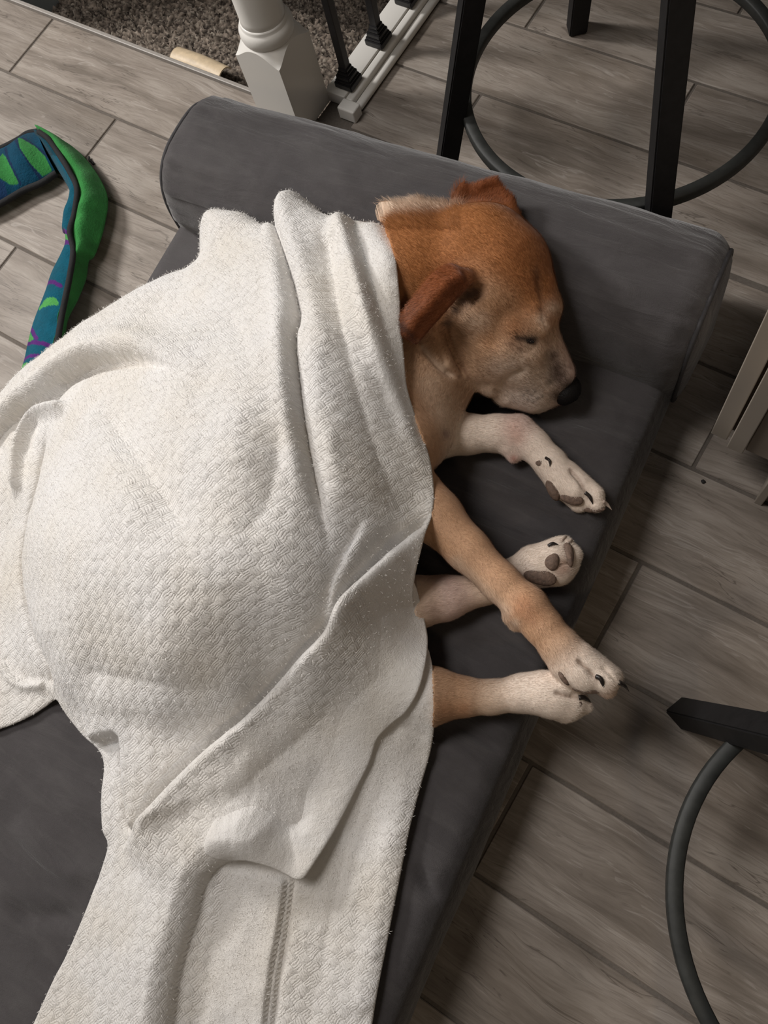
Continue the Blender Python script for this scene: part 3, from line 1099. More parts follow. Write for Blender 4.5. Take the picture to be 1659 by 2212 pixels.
def mat_blanket():
    k = NT('cotton_blanket')
    at = k.n('ShaderNodeAttribute', attribute_name='weave')
    sep = k.n('ShaderNodeSeparateXYZ')
    k.l(at.outputs['Vector'], sep.inputs[0])
    cmb = k.n('ShaderNodeCombineXYZ')
    k.l(sep.outputs[0], cmb.inputs[0])
    k.l(sep.outputs[1], cmb.inputs[1])
    v = k.mapping(cmb.outputs[0], (1, 1, 1), rot=(0, 0, 0.32))
    wob = k.n('ShaderNodeTexNoise', i_Scale=70.0, i_Detail=3.5)
    k.l(v, wob.inputs['Vector'])
    sub = k.n('ShaderNodeVectorMath', operation='MULTIPLY_ADD')
    k.l(wob.outputs['Color'], sub.inputs[0])
    sub.inputs[1].default_value = (0.0085, 0.0085, 0)
    k.l(v, sub.inputs[2])
    s2 = k.n('ShaderNodeSeparateXYZ')
    k.l(sub.outputs[0], s2.inputs[0])
    cell = 0.0112
    u = k.math('DIVIDE', s2.outputs[0], cell)
    w = k.math('DIVIDE', s2.outputs[1], cell)
    par = k.math('MODULO', k.math('ADD', k.math('ADD', k.math('FLOOR', u), k.math('FLOOR', w)), 2000.0), 2.0)
    fu, fw = k.math('FRACT', u), k.math('FRACT', w)
    hu = k.math('SINE', k.math('MULTIPLY', fu, math.pi))
    hw = k.math('SINE', k.math('MULTIPLY', fw, math.pi))
    ru = k.math('ABSOLUTE', k.math('SINE', k.math('MULTIPLY', fu, math.pi * 4)))
    rw = k.math('ABSOLUTE', k.math('SINE', k.math('MULTIPLY', fw, math.pi * 4)))
    # bundle of threads along u bulges along u, and the other way round in the next cell
    ha = k.math('ADD', k.math('MULTIPLY', k.math('POWER', hu, 0.6), 0.75), k.math('MULTIPLY', rw, 0.35))
    hb = k.math('ADD', k.math('MULTIPLY', k.math('POWER', hw, 0.6), 0.45), k.math('MULTIPLY', ru, 0.30))
    mixn = k.n('ShaderNodeMix', data_type='FLOAT')
    k.l(par, mixn.inputs[0]); k.l(ha, mixn.inputs[2]); k.l(hb, mixn.inputs[3])
    hgt = mixn.outputs[0]
    fz = k.noise(v, 700, 4, 0.7)
    fz2 = k.noise(v, 190, 4, 0.65)
    patch = k.noise(v, 9, 2)
    wm = k.math('MULTIPLY', sep.outputs[2], k.ramp(patch, [(0.25, (0.55, 0.55, 0.55)), (0.7, (1, 1, 1))]))
    hgt2 = k.math('MULTIPLY', hgt, wm)
    tot = k.math('ADD', k.math('ADD', hgt2, k.math('MULTIPLY', fz, 0.60)), k.math('MULTIPLY', fz2, 0.75))
    k.bump(tot, 0.85, 0.0034)
    warm = k.noise(v, 7.0, 3, 0.5)
    c = k.ramp(warm, [(0.30, (0.76, 0.715, 0.65)), (0.52, (0.80, 0.775, 0.745)), (0.72, (0.80, 0.785, 0.775))])
    # little gaps between the threads
    gap = k.ramp(k.math('ADD', hgt2, k.math('MULTIPLY', fz2, 0.9)), [(0.26, (1, 1, 1)), (0.40, (0, 0, 0))])
    c = k.mix(k.math('MULTIPLY', k.math('MULTIPLY', gap, wm), 0.32), c, (0.50, 0.44, 0.37))
    spk = k.ramp(k.noise(v, 150, 1), [(0.765, (0, 0, 0)), (0.785, (1, 1, 1))])
    c = k.mix(k.math('MULTIPLY', spk, 0.25), c, (0.16, 0.13, 0.11))
    k.color(c)
    k.set(Roughness=0.95)
    k.b.inputs['Specular IOR Level'].default_value = 0.1
    k.b.inputs['Sheen Weight'].default_value = 0.2
    return k.m


M['blanket'] = mat_blanket()
# smooth woven hems
HEMS = [(catmull(on_cloth([(815, 480), (845, 560), (858, 690), (868, 800), (880, 870)]), 40), .024, .030),
        (catmull(on_cloth([(905, 1260), (925, 1395), (890, 1510), (800, 1620), (725, 1780), (660, 1885)]), 40), .050, .066),
        (catmull(on_cloth([(500, 2330), (515, 2200), (535, 2080), (560, 1960), (590, 1880)]), 40), .038, .050),
        (catmull(on_cloth([(905, 1420), (880, 1330), (900, 1270)]), 20), .010, .02),
        (catmull(on_cloth([(620, 1660), (580, 1760), (560, 1820)]), 20), .045, .06)]


def weave_mask(x, y):
    w = np.ones(len(x))
    for L, a, b in HEMS:
        q, t = line_dist(x, y, L)
        w = np.minimum(w, sstep(a, b, np.abs(q)))
    return 0.06 + 0.94 * w


pgs = smooth_poly(poly, 8)
BL = cloth_mesh('blanket', pgs, cloth_z, 0.0023, 0.006, weave_mask)
blanket = link('blanket', BL, M['blanket'], None, True)
tag(blanket, 'cream white woven cotton blanket draped over the sleeping dog', 'blanket')

# the folded over corner: an upper layer whose free edge lies on the lower one
FLAP = np.array([(860, 1225), (893, 1262), (906, 1300), (920, 1352), (925, 1395), (920, 1440), (906, 1492), (880, 1537), (848, 1563), (816, 1598), (800, 1645), (772, 1700), (732, 1782),
                 (696, 1846), (664, 1893), (642, 1888), (600, 1868), (545, 1853), (505, 1854), (470, 1830), (500, 1740), (580, 1640), (660, 1530), (720, 1430), (780, 1330), (820, 1270)], float)
_fe = catmull(on_cloth(FLAP[1:19]), 120)

_dent = catmull(on_cloth([(600, 1690), (636, 1750), (648, 1810)]), 30)
_bulge = catmull(on_cloth([(520, 1740), (560, 1800), (600, 1830)]), 30)


def flap_z(x, y):
    q, t = line_dist(x, y, _fe)
    d = np.abs(q)
    lift = 0.0085 + 0.016 * np.exp(-((t - 0.80) / 0.13) ** 2) + 0.004 * np.exp(-((t - 0.22) / 0.1) ** 2)
    z = cloth_z(x, y)
    # a dent pressed into the lying corner
    dq, dt = line_dist(x, y, _dent)
    z = z - 0.008 * np.exp(-(dq / 0.014) ** 2) * env(dt, .35, .35)
    rq, rt = line_dist(x, y, _bulge)
    z = z + 0.008 * np.exp(-(rq / 0.022) ** 2) * env(rt, .35, .35)
    f = np.exp(-(d / 0.055) ** 2) * sstep(0.0, 0.10, t)
    return z - 0.010 + (lift + 0.010) * f


fpg = np.array(on_cloth(FLAP))
fl_me = cloth_mesh('folded_corner', smooth_poly(fpg, 5), flap_z, 0.0023, 0.0055, weave_mask)
link('folded_corner', fl_me, M['blanket'], blanket, True)

# ------------------------------------------------------------------ the sleeping dog
BROWN = (0.330, 0.128, 0.040)
BROWN_D = (0.240, 0.085, 0.026)
RUST = (0.180, 0.052, 0.015)
TAN = (0.510, 0.305, 0.180)
FAWN = (0.460, 0.285, 0.172)
CREAM = (0.640, 0.490, 0.370)
WHITE = (0.750, 0.635, 0.540)
PINK = (0.620, 0.460, 0.400)
MUZ = (0.580, 0.450, 0.350)
NOSEK = (0.020, 0.014, 0.012)


def W3(q):
    return P(q[0], q[1], q[2])


PR = []           # primitives: (kind, data, k, colour, flow)


def cap(a, ra, b, rb, k, col, col2=None, flow=None):
    A, B = W3(a), W3(b)
    PR.append(['cap', A, ra, B, rb, k, np.array(col), np.array(col2 if col2 else col), (B - A) if flow is None else np.asarray(flow, float)])


def chain(nodes, k, cols):
    """nodes: (px, py, z, r); cols one colour per node"""
    for i in range(len(nodes) - 1):
        cap(nodes[i][:3], nodes[i][3], nodes[i + 1][:3], nodes[i + 1][3], k, cols[i], cols[i + 1])


def ball(c, r, k, col, flow=(1, -0.4, -0.4)):
    PR.append(['cap', W3(c), r, W3(c) + 1e-5, r, k, np.array(col), np.array(col), np.asarray(flow, float)])


def tri(a, b, c, r, k, col, flow):
    PR.append(['tri', W3(a), W3(b), W3(c), r, k, np.array(col), np.asarray(flow, float)])


HF = np.array([0.80, -0.08, -0.55])       # where the head points
# trunk (all of it under the blanket)
cap((640, 760, .235), .098, (420, 1000, .235), .100, .03, TAN)
cap((420, 1000, .235), .100, (230, 1180, .225), .085, .03, TAN)
cap((300, 1250, .225), .075, (520, 1380, .215), .050, .03, TAN)
cap((720, 780, .240), .085, (840, 960, .225), .060, .03, TAN)
# neck, scruff and chest
cap((1000, 560, .250), .062, (890, 606, .232), .082, .025, BROWN, BROWN, -HF)
cap((890, 606, .232), .082, (730, 680, .230), .085, .025, BROWN, TAN, -HF)
cap((992, 468, .268), .015, (905, 463, .272), .019, .005, CREAM, CREAM, (-1, 0.1, 0))
cap((905, 463, .272), .019, (835, 478, .268), .024, .005, CREAM, CREAM, (-1, 0.1, 0))
cap((835, 478, .268), .024, (775, 508, .245), .028, .005, CREAM, CREAM, (-1, 0.0, 0))
cap((930, 690, .225), .060, (900, 800, .205), .062, .03, BROWN, FAWN, (-0.3, -1, 0))
cap((900, 800, .205), .062, (890, 930, .190), .055, .03, FAWN, CREAM, (-0.2, -1, 0))
cap((965, 760, .205), .040, (968, 838, .190), .026, .018, FAWN, FAWN, (0.2, -1, 0))
cap((968, 838, .190), .026, (935, 885, .190), .030, .018, FAWN, CREAM, (-0.2, -1, 0))
# skull, cheek, jaw
cap((1050, 545, .262), .060, (1085, 585, .258), .060, .02, BROWN, BROWN, -HF)
cap((1085, 585, .262), .054, (1146, 672, .246), .036, .02, BROWN, BROWN, -HF)
cap((1010, 585, .268), .046, (1040, 660, .262), .042, .02, BROWN, FAWN, -HF)
cap((1050, 670, .245), .047, (1072, 735, .222), .046, .018, FAWN, FAWN, -HF)
cap((1072, 735, .222), .044, (1085, 780, .200), .034, .015, FAWN, CREAM, -HF)
cap((1010, 690, .225), .040, (1040, 775, .205), .034, .02, FAWN, FAWN, -HF)
ball((1038, 812, .196), .016, .008, MUZ)
ball((1060, 828, .188), .017, .008, MUZ)
# muzzle
cap((1120, 752, .222), .040, (1158, 808, .178), .040, .014, MUZ, MUZ, -HF)
cap((1160, 712, .236), .024, (1208, 806, .186), .020, .012, FAWN, PINK, -HF)
cap((1100, 838, .168), .026, (1150, 842, .164), .031, .010, MUZ, WHITE, -HF)
cap((1165, 846, .160), .025, (1204, 842, .162), .020, .010, WHITE, PINK, -HF)
# brows
cap((1112, 712, .262), .016, (1160, 708, .258), .014, .012, BROWN, FAWN, -HF)
cap((1165, 618, .262), .019, (1185, 662, .242), .017, .010, BROWN, FAWN, -HF)
# cheek bone under the eye
cap((1098, 752, .246), .014, (1150, 760, .236), .012, .014, FAWN, FAWN, -HF)
# right ear: broad flap lying back on the neck
EF = np.array([-0.7, -0.5, -0.1])
_ea = catmull(np.array([(972, 578, .318), (938, 594, .332), (906, 636, .330), (880, 668, .322), (863, 702, .312)], float), 16)   # rear edge
_eb = catmull(np.array([(1006, 622, .318), (972, 654, .326), (947, 682, .320), (922, 710, .310), (898, 740, .300)], float), 16)   # front edge
for i_ in range(16):
    u_ = i_ / 15
    mid = 0.5 * (_ea[i_] + _eb[i_]) + np.array([0, 0, .010 * (1 - u_) + .004])
    col_ = tuple(np.array(RUST) * (1.25 - 0.45 * u_))
    cap(_ea[i_], .0036, mid, .0046, .006, col_, col_, EF)
    cap(mid, .0046, _eb[i_], .0034, .006, col_, col_, EF)
cap((1002, 604, .312), .013, (976, 598, .318), .013, .012, BROWN_D, RUST, EF)
# left ear hanging over on the far side
l_ = {'a': (990, 452, .262), 'b': (1110, 470, .262), 'c': (1102, 432, .272), 'd': (1068, 394, .284), 'e': (1040, 398, .286), 'f': (1024, 412, .276),
      'g': (1000, 404, .282), 'h': (983, 424, .270)}
for t_ in ('abf', 'bcf', 'cdf', 'def', 'afg', 'agh'):
    tri(l_[t_[0]], l_[t_[1]], l_[t_[2]], .0052, .006, RUST, (0, 1, 0.4))
cap((1000, 462, .255), .016, (1095, 474, .255), .016, .014, BROWN, BROWN, (0, 1, 0.4))
# lower front leg, lying on the mattress
chain([(850, 930, .175, .040), (945, 940, .160, .030), (1010, 938, .157, .0255), (1075, 936, .155, .0235), (1118, 938, .155, .0240), (1150, 960, .153, .0205), (1192, 1000, .151, .0195)],
      .010, [CREAM, WHITE, WHITE, WHITE, PINK, WHITE, WHITE])
cap((1102, 968, .152), .014, (1109, 986, .148), .0095, .007, WHITE, PINK)
cap((1160, 992, .156), .010, (1172, 1002, .156), .008, .006, WHITE, WHITE)
cap((1190, 1005, .150), .020, (1215, 1045, .150), .020, .010, WHITE, WHITE)
cap((1210, 1025, .152), .0185, (1240, 1056, .152), .0185, .006, WHITE, WHITE)      # nearest toe
cap((1228, 1018, .152), .0135, (1285, 1068, .150), .0125, .0045, WHITE, WHITE)     # middle toe
cap((1262, 1068, .147), .014, (1287, 1087, .145), .0125, .004, WHITE, WHITE)
cap((1225, 1062, .143), .013, (1250, 1088, .142), .012, .005, WHITE, WHITE)        # toe underneath
# upper front leg, crossing the hind leg and hanging over the edge
chain([(850, 1020, .218, .040), (940, 1115, .211, .0325), (1010, 1187, .209, .0255), (1080, 1257, .206, .0222), (1138, 1312, .204, .0240), (1172, 1352, .200, .0212), (1212, 1400, .196, .0210)],
      .010, [TAN, TAN, TAN, TAN, TAN, TAN, FAWN])
cap((1108, 1335, .192), .013, (1112, 1348, .190), .009, .008, CREAM, CREAM)
cap((1212, 1400, .195), .023, (1250, 1440, .192), .024, .010, FAWN, WHITE)
cap((1225, 1432, .192), .0215, (1262, 1456, .190), .0215, .005, WHITE, WHITE)       # near toe lobe
cap((1252, 1418, .197), .017, (1306, 1466, .191), .0175, .0045, WHITE, WHITE)      # middle toe
cap((1275, 1425, .190), .013, (1322, 1462, .186), .013, .004, WHITE, WHITE)        # far toe
cap((1300, 1478, .184), .0125, (1312, 1490, .183), .0105, .004, WHITE, TAN)
# lower hind leg, sole turned to us
chain([(780, 1330, .185, .045), (900, 1300, .166, .0315), (960, 1292, .158, .0270), (1050, 1272, .152, .0180), (1105, 1240, .153, .0170), (1150, 1214, .155, .0190), (1190, 1206, .157, .0225)],
      .010, [CREAM, CREAM, PINK, CREAM, WHITE, WHITE, WHITE])
cap((1165, 1232, .154), .022, (1205, 1228, .152), .022, .010, WHITE, WHITE)
cap((1180, 1196, .158), .014, (1222, 1172, .156), .0085, .006, WHITE, WHITE)
cap((1210, 1190, .154), .018, (1234, 1198, .152), .014, .006, WHITE, WHITE)
cap((1200, 1232, .150), .017, (1232, 1222, .149), .011, .006, WHITE, WHITE)
# upper hind leg with its paw under the crossing paw
chain([(760, 1480, .190, .060), (900, 1505, .172, .040), (945, 1502, .166, .0300), (1000, 1505, .161, .0225), (1060, 1506, .158, .0190), (1130, 1497, .160, .0215), (1175, 1497, .161, .0245), (1200, 1502, .161, .0250)],
      .010, [FAWN, FAWN, FAWN, FAWN, CREAM, WHITE, WHITE, WHITE])
cap((1195, 1512, .160), .0215, (1228, 1520, .157), .0205, .006, WHITE, WHITE)
cap((1205, 1490, .160), .019, (1238, 1500, .158), .015, .006, WHITE, WHITE)
cap((1210, 1532, .155), .014, (1217, 1545, .152), .0085, .008, WHITE, WHITE)
cap((1245, 1515, .156), .012, (1264, 1526, .154), .009, .006, WHITE, WHITE)

CARVE = [  # (polyline in pixels and height, radius, smoothness)
    ([(1008, 640, .303), (988, 668, .296), (962, 702, .286)], .0115, .006),
    ([(1036, 630, .302), (1012, 640, .302)], .0100, .006),
    ([(1120, 733, .2745), (1136, 737, .2735), (1154, 735, .270)], .0036, .004),
]


def sdf_all(X, lo, vox, shape):
    D = np.full(shape, 0.08, np.float32)
    gx = [lo[i] + vox * np.arange(shape[i]) for i in range(3)]

    def sub(pmin, pmax, m):
        i0 = [max(0, int((pmin[i] - m - lo[i]) / vox)) for i in range(3)]
        i1 = [min(shape[i], int((pmax[i] + m - lo[i]) / vox) + 2) for i in range(3)]
        sl = tuple(slice(a, b) for a, b in zip(i0, i1))
        g = np.stack(np.meshgrid(*[gx[i][i0[i]:i1[i]] for i in range(3)], indexing='ij'), -1).astype(np.float32)
        return sl, g
    for p in PR:
        if p[0] == 'cap':
            r = max(p[2], p[4])
            sl, g = sub(np.minimum(p[1], p[3]), np.maximum(p[1], p[3]), r + 0.03)
        else:
            sl, g = sub(np.minimum(np.minimum(p[1], p[2]), p[3]), np.maximum(np.maximum(p[1], p[2]), p[3]), p[4] + 0.02)
        if g.size == 0: continue
        d = prim_d(p, g)
        k = p[5]
        a = D[sl]
        h = np.clip(0.5 + 0.5 * (a - d) / k, 0, 1)
        D[sl] = a * (1 - h) + d * h - k * h * (1 - h)
    for pts, r, k in CARVE:
        w = PV(pts)
        for i in range(len(w) - 1):
            sl, g = sub(np.minimum(w[i], w[i + 1]), np.maximum(w[i], w[i + 1]), r + 0.012)
            d = -prim_d(['cap', w[i], r, w[i + 1], r], g)
            a = D[sl]
            h = np.clip(0.5 - 0.5 * (a - d) / k, 0, 1)
            D[sl] = a * (1 - h) + d * h + k * h * (1 - h)
    return D


def prim_d(p, g):
    if p[0] == 'cap':
        A, ra, B, rb = p[1], p[2], p[3], p[4]
        ab = (B - A).astype(np.float32)
        pa = g - A.astype(np.float32)
        h = np.clip(pa @ ab / (ab @ ab + 1e-12), 0, 1)
        return np.linalg.norm(pa - h[..., None] * ab, axis=-1) - (ra + (rb - ra) * h)
    a, b, c_, r = (np.asarray(v, np.float32) for v in p[1:5])
    ba, cb, ac = b - a, c_ - b, a - c_
    pa, pb, pc = g - a, g - b, g - c_
    nor = np.cross(ba, ac)
    s = (np.sign(pa @ np.cross(ba, nor)) + np.sign(pb @ np.cross(cb, nor)) + np.sign(pc @ np.cross(ac, nor)))

    def e2(e, q):
        t = np.clip(q @ e / (e @ e), 0, 1)
        return ((q - t[..., None] * e) ** 2).sum(-1)
    edge = np.minimum(np.minimum(e2(ba, pa), e2(cb, pb)), e2(ac, pc))
    return np.sqrt(np.where(s < 2, edge, (pa @ nor) ** 2 / (nor @ nor))) - r


def surface_nets(D, lo, vox):
    s = D < 0
    n = np.array(D.shape) - 1
    c8 = [(i, j, k) for i in (0, 1) for j in (0, 1) for k in (0, 1)]
    cnt = sum(s[i:n[0] + i, j:n[1] + j, k:n[2] + k].astype(np.int8) for i, j, k in c8)
    cells = np.argwhere((cnt > 0) & (cnt < 8))
    idx = np.full(tuple(n), -1, np.int32)
    idx[tuple(cells.T)] = np.arange(len(cells))
    acc = np.zeros((len(cells), 3)); num = np.zeros(len(cells))
    for a in c8:
        for ax in range(3):
            if a[ax]: continue
            b = list(a); b[ax] = 1
            da = D[cells[:, 0] + a[0], cells[:, 1] + a[1], cells[:, 2] + a[2]]
            db = D[cells[:, 0] + b[0], cells[:, 1] + b[1], cells[:, 2] + b[2]]
            mk = (da < 0) != (db < 0)
            t = np.where(mk, da / np.where(mk, da - db, 1), 0)
            pt = np.repeat(np.array(a, float)[None], len(cells), 0)
            pt[:, ax] += t
            acc[mk] += pt[mk]; num[mk] += 1
    V = lo + vox * (cells + acc / num[:, None])
    F = []
    for ax in range(3):
        u, v = [i for i in range(3) if i != ax]
        sa = [slice(None)] * 3; sb = [slice(None)] * 3
        sa[ax] = slice(0, -1); sb[ax] = slice(1, None)
        e = np.argwhere(s[tuple(sa)] != s[tuple(sb)])
        e = e[(e[:, u] > 0) & (e[:, v] > 0) & (e[:, u] < n[u]) & (e[:, v] < n[v])]
        q = []
        for du, dv in ((-1, -1), (0, -1), (0, 0), (-1, 0)):
            c_ = e.copy(); c_[:, u] += du; c_[:, v] += dv
            q.append(idx[c_[:, 0], c_[:, 1], c_[:, 2]])
        q = np.stack(q, -1)
        flip = s[e[:, 0], e[:, 1], e[:, 2]]
        if ax == 1: flip = ~flip
        q[~flip] = q[~flip][:, ::-1]
        F.append(q)
    F = np.vstack(F)
    return V, F[(F >= 0).all(1)]


def vert_normals(V, F):
    fn = np.cross(V[F[:, 2]] - V[F[:, 0]], V[F[:, 3]] - V[F[:, 1]])
    N = np.zeros_like(V)
    for i in range(4):
        for a in range(3):
            N[:, a] += np.bincount(F[:, i], fn[:, a], len(V))
    return N / (np.linalg.norm(N, axis=1)[:, None] + 1e-12)


VOX = 0.0023
allp = np.vstack([np.vstack([p[1] - max(p[2], p[4]), p[1] + max(p[2], p[4]), p[3] - max(p[2], p[4]), p[3] + max(p[2], p[4])]) if p[0] == 'cap'
                  else np.vstack([p[1], p[2], p[3]]) for p in PR])
lo_, hi_ = allp.min(0) - 0.012, allp.max(0) + 0.012
shape_ = tuple(((hi_ - lo_) / VOX).astype(int) + 2)
DV, DF = surface_nets(sdf_all(None, lo_, VOX, shape_), lo_, VOX)


def relax_mesh(V, F, n, f=0.5):
    E = np.vstack([F[:, [0, 1]], F[:, [1, 2]], F[:, [2, 3]], F[:, [3, 0]]])
    deg = np.bincount(E[:, 0], minlength=len(V)) + np.bincount(E[:, 1], minlength=len(V))
    for _ in range(n):
        A = np.zeros_like(V)
        for a in range(3):
            A[:, a] = np.bincount(E[:, 0], V[E[:, 1], a], len(V)) + np.bincount(E[:, 1], V[E[:, 0], a], len(V))
        V = V + f * (A / deg[:, None] - V)
    return V


DV = relax_mesh(DV, DF, 3)
DN = vert_normals(DV, DF)


def pix(V):
    q = (V - np.array([0, 0, CAM_H])) @ RW.T
    return np.stack([CX + FPX * q[:, 0] / q[:, 2], CY + FPX * q[:, 1] / q[:, 2]], -1)


# skin creases pressed into the coat: (pixels, depth, width m)
CREASES = [([(968, 706), (974, 732), (990, 772), (1012, 815)], .0095, .0045),
           ([(905, 738), (934, 774), (962, 800), (992, 814)], .0085, .0042),
           ([(944, 716), (952, 750), (968, 790)], .0045, .0035),
           ([(866, 652), (878, 674)], .003, .003),
           ([(1066, 838), (1082, 852), (1096, 866)], .003, .003),
           ([(1140, 800), (1098, 818), (1076, 842)], .0055, .0045),
           ([(1160, 590), (1170, 640), (1176, 690), (1186, 720)], .0030, .0045),
           ([(1120, 758), (1140, 764), (1158, 752)], .0015, .003),
           ([(1244, 1424), (1270, 1446), (1288, 1466)], .0060, .0024), ([(1296, 1436), (1318, 1456), (1334, 1474)], .0030, .0022), ([(1228, 1012), (1250, 1036), (1264, 1062)], .0050, .0022), ([(1270, 1072), (1284, 1092)], .003, .002),
           ([(1196, 1494), (1222, 1503), (1248, 1506)], .0048, .0022), ([(1212, 1160), (1222, 1176), (1224, 1190)], .003, .002), ([(1205, 1222), (1222, 1218), (1240, 1212)], .0035, .0022)]
face = (DN @ (np.array([0, 0, CAM_H]) - np.array([-0.3, 0.3, 0.2]))) > 0
PXY = pix(DV)
for pts, dep, wd in CREASES:
    L = catmull(np.array(pts, float), 40)
    lo2, hi2 = L.min(0) - 30, L.max(0) + 30
    mk = face & (PXY[:, 0] > lo2[0]) & (PXY[:, 0] < hi2[0]) & (PXY[:, 1] > lo2[1]) & (PXY[:, 1] < hi2[1])
    if not mk.any(): continue
    q, t = line_dist(PXY[mk, 0], PXY[mk, 1], L)
    q = q * 0.00058
    DV[mk] -= DN[mk] * (dep * np.exp(-np.abs(q) / wd) * env(t, .2, .2))[:, None]

# the blanket lies on the dog: nothing of the body stands above the cloth
und = in_poly(DV[:, 0], DV[:, 1], pgs)
zc = cloth_z(DV[und, 0], DV[und, 1])
qd = np.full(und.sum(), 0.02)
DV[und, 2] = np.minimum(DV[und, 2], zc - 0.007)
DV[:, 2] = np.maximum(DV[:, 2], 0.004)
DN = vert_normals(DV, DF)
PXY = pix(DV)

# coat colours and lie of the hair, blended from the parts of the body
cw = np.zeros(len(DV)); cc = np.zeros((len(DV), 3)); fl_ = np.zeros((len(DV), 3))
for p in PR:
    d = prim_d(p, DV.astype(np.float32)).astype(float)
    w = np.exp(-np.clip(d + 0.004, 0, None) / 0.0065)
    if p[0] == 'cap':
        ab = p[3] - p[1]
        h = np.clip((DV - p[1]) @ ab / (ab @ ab + 1e-12), 0, 1)[:, None]
        col = p[6] * (1 - h) + p[7] * h
        f_ = p[8]
    else:
        col = p[6]
        f_ = p[7]
        w = w * 2.5
    cc += w[:, None] * col
    fl_ += w[:, None] * f_ / (np.linalg.norm(f_) + 1e-9)
    cw += w
cc /= cw[:, None] + 1e-9
fl_ /= cw[:, None] + 1e-9


def paint(spots, col, strength=1.0):
    """coat marks and painted hollow shade: spots (px, py, radius in px), only on the side the photograph shows"""
    global cc
    for (x, y, r) in spots:
        d = np.hypot(PXY[:, 0] - x, PXY[:, 1] - y)
        w = strength * np.exp(-(d / r) ** 2) * face
        cc = cc * (1 - w[:, None]) + np.array(col) * w[:, None]


def paint_line(pts, r, col, strength=1.0, only=None):
    global cc
    L = catmull(np.array(pts, float), 60)
    q, t = line_dist(PXY[:, 0], PXY[:, 1], L)
    w = strength * np.exp(-(q / r) ** 2) * face
    if only is not None: w = w * only
    cc = cc * (1 - w[:, None]) + np.array(col) * w[:, None]


paint([(1085, 660, 40), (1060, 690, 40)], (0.35, 0.17, 0.075), .5)
paint([(1040, 695, 22), (1020, 700, 22)], CREAM, .5)
paint([(1060, 740, 26)], (0.33, 0.15, 0.06), .5)
paint([(1100, 520, 45), (1130, 560, 40), (1150, 610, 28)], BROWN_D, .55)
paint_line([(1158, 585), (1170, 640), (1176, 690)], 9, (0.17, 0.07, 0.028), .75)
paint([(1196, 668, 16)], CREAM, .75)
paint([(1170, 690, 12), (1178, 705, 10)], CREAM, .6)
paint_line([(1118, 731), (1136, 733), (1156, 734)], 7, (0.030, 0.017, 0.013), .92)
paint([(1150, 738, 9)], (0.02, 0.012, 0.01), .8)
paint([(1105, 745, 9), (1125, 752, 12)], (0.16, 0.075, 0.045), .5)
paint([(1080, 800, 26), (1110, 800, 25)], WHITE, .4)
paint([(1150, 860, 34), (1110, 868, 28)], (0.52, 0.45, 0.41), .5)
paint([(1204, 796, 17), (1208, 816, 20), (1196, 770, 14), (1204, 856, 12)], (0.075, 0.040, 0.028), .8)
paint([(1232, 838, 16), (1228, 856, 14)], NOSEK, .95)
paint([(1141, 844, 3), (1156, 846, 3), (1148, 854, 3), (1162, 860, 3), (1132, 853, 3), (1172, 857, 3), (1140, 863, 3), (1152, 868, 3), (1189, 826, 4)], (0.06, 0.04, 0.03), .8)
paint([(1030, 632, 13), (1014, 638, 14), (1000, 652, 14), (985, 672, 12), (968, 700, 11)], (0.045, 0.021, 0.015), .9)  # shade of the ear hollow painted into the coat
paint_line([(870, 702), (896, 732)], 6, (0.05, 0.02, 0.012), .8)
paint([(955, 790, 20), (930, 830, 26)], CREAM, .35)
paint([(962, 935, 8), (966, 942, 6)], (0.30, 0.19, 0.17), .55)
paint([(1105, 925, 24), (1118, 945, 16)], (0.50, 0.29, 0.22), .45)
paint([(1109, 990, 8)], (0.36, 0.15, 0.11), .8)
paint([(1118, 1318, 20), (1150, 1330, 22), (1132, 1300, 20)], (0.40, 0.17, 0.075), .45)
paint([(1112, 1346, 10)], CREAM, .7)
paint_line([(985, 1215), (1040, 1270), (1090, 1320)], 16, CREAM, .6)
paint([(930, 1320, 26)], (0.36, 0.24, 0.20), .5)
paint([(960, 1535, 26), (1000, 1535, 20)], (0.40, 0.18, 0.08), .5)

paint_line([(1246, 1426), (1270, 1446), (1289, 1468)], 4, (0.20, 0.12, 0.08), .75)  # toe gaps tinted brown: parted hair, with crease shade painted in
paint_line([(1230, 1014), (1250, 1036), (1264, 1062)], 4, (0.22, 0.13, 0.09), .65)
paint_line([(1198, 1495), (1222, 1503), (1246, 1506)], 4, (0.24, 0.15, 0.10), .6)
paint_line([(968, 706), (974, 732), (990, 772), (1012, 815)], 5, (0.15, 0.07, 0.035), .8)  # shade of the neck folds painted dark along both creases
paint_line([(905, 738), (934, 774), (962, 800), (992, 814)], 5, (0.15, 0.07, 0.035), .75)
paint_line([(915, 752), (944, 786), (975, 812)], 7, CREAM, .55)
paint([(1215, 1215, 14), (1208, 1232, 14), (1222, 1230, 12)], (0.42, 0.26, 0.19), .6)


def mat_coat():
    k = NT('dog_coat')
    at = k.n('ShaderNodeVertexColor', layer_name='col')
    g = k.n('ShaderNodeNewGeometry')
    a = k.noise(g.outputs['Position'], 140, 4, 0.65)
    b = k.noise(g.outputs['Position'], 900, 3, 0.6)
    f = k.math('ADD', k.math('MULTIPLY', a, 0.5), k.math('MULTIPLY', b, 0.4))
    hs = k.n('ShaderNodeHueSaturation')
    k.l(k.math('ADD', f, 0.56), hs.inputs['Value'])
    k.l(at.outputs[0], hs.inputs['Color'])
    k.color(hs.outputs[0])
    k.set(Roughness=0.7)
    k.b.inputs['Specular IOR Level'].default_value = 0.2
    k.b.inputs['Sheen Weight'].default_value = 0.12
    k.bump(k.math('ADD', a, k.math('MULTIPLY', b, 0.6)), 0.35, 0.0012)
    return k.m


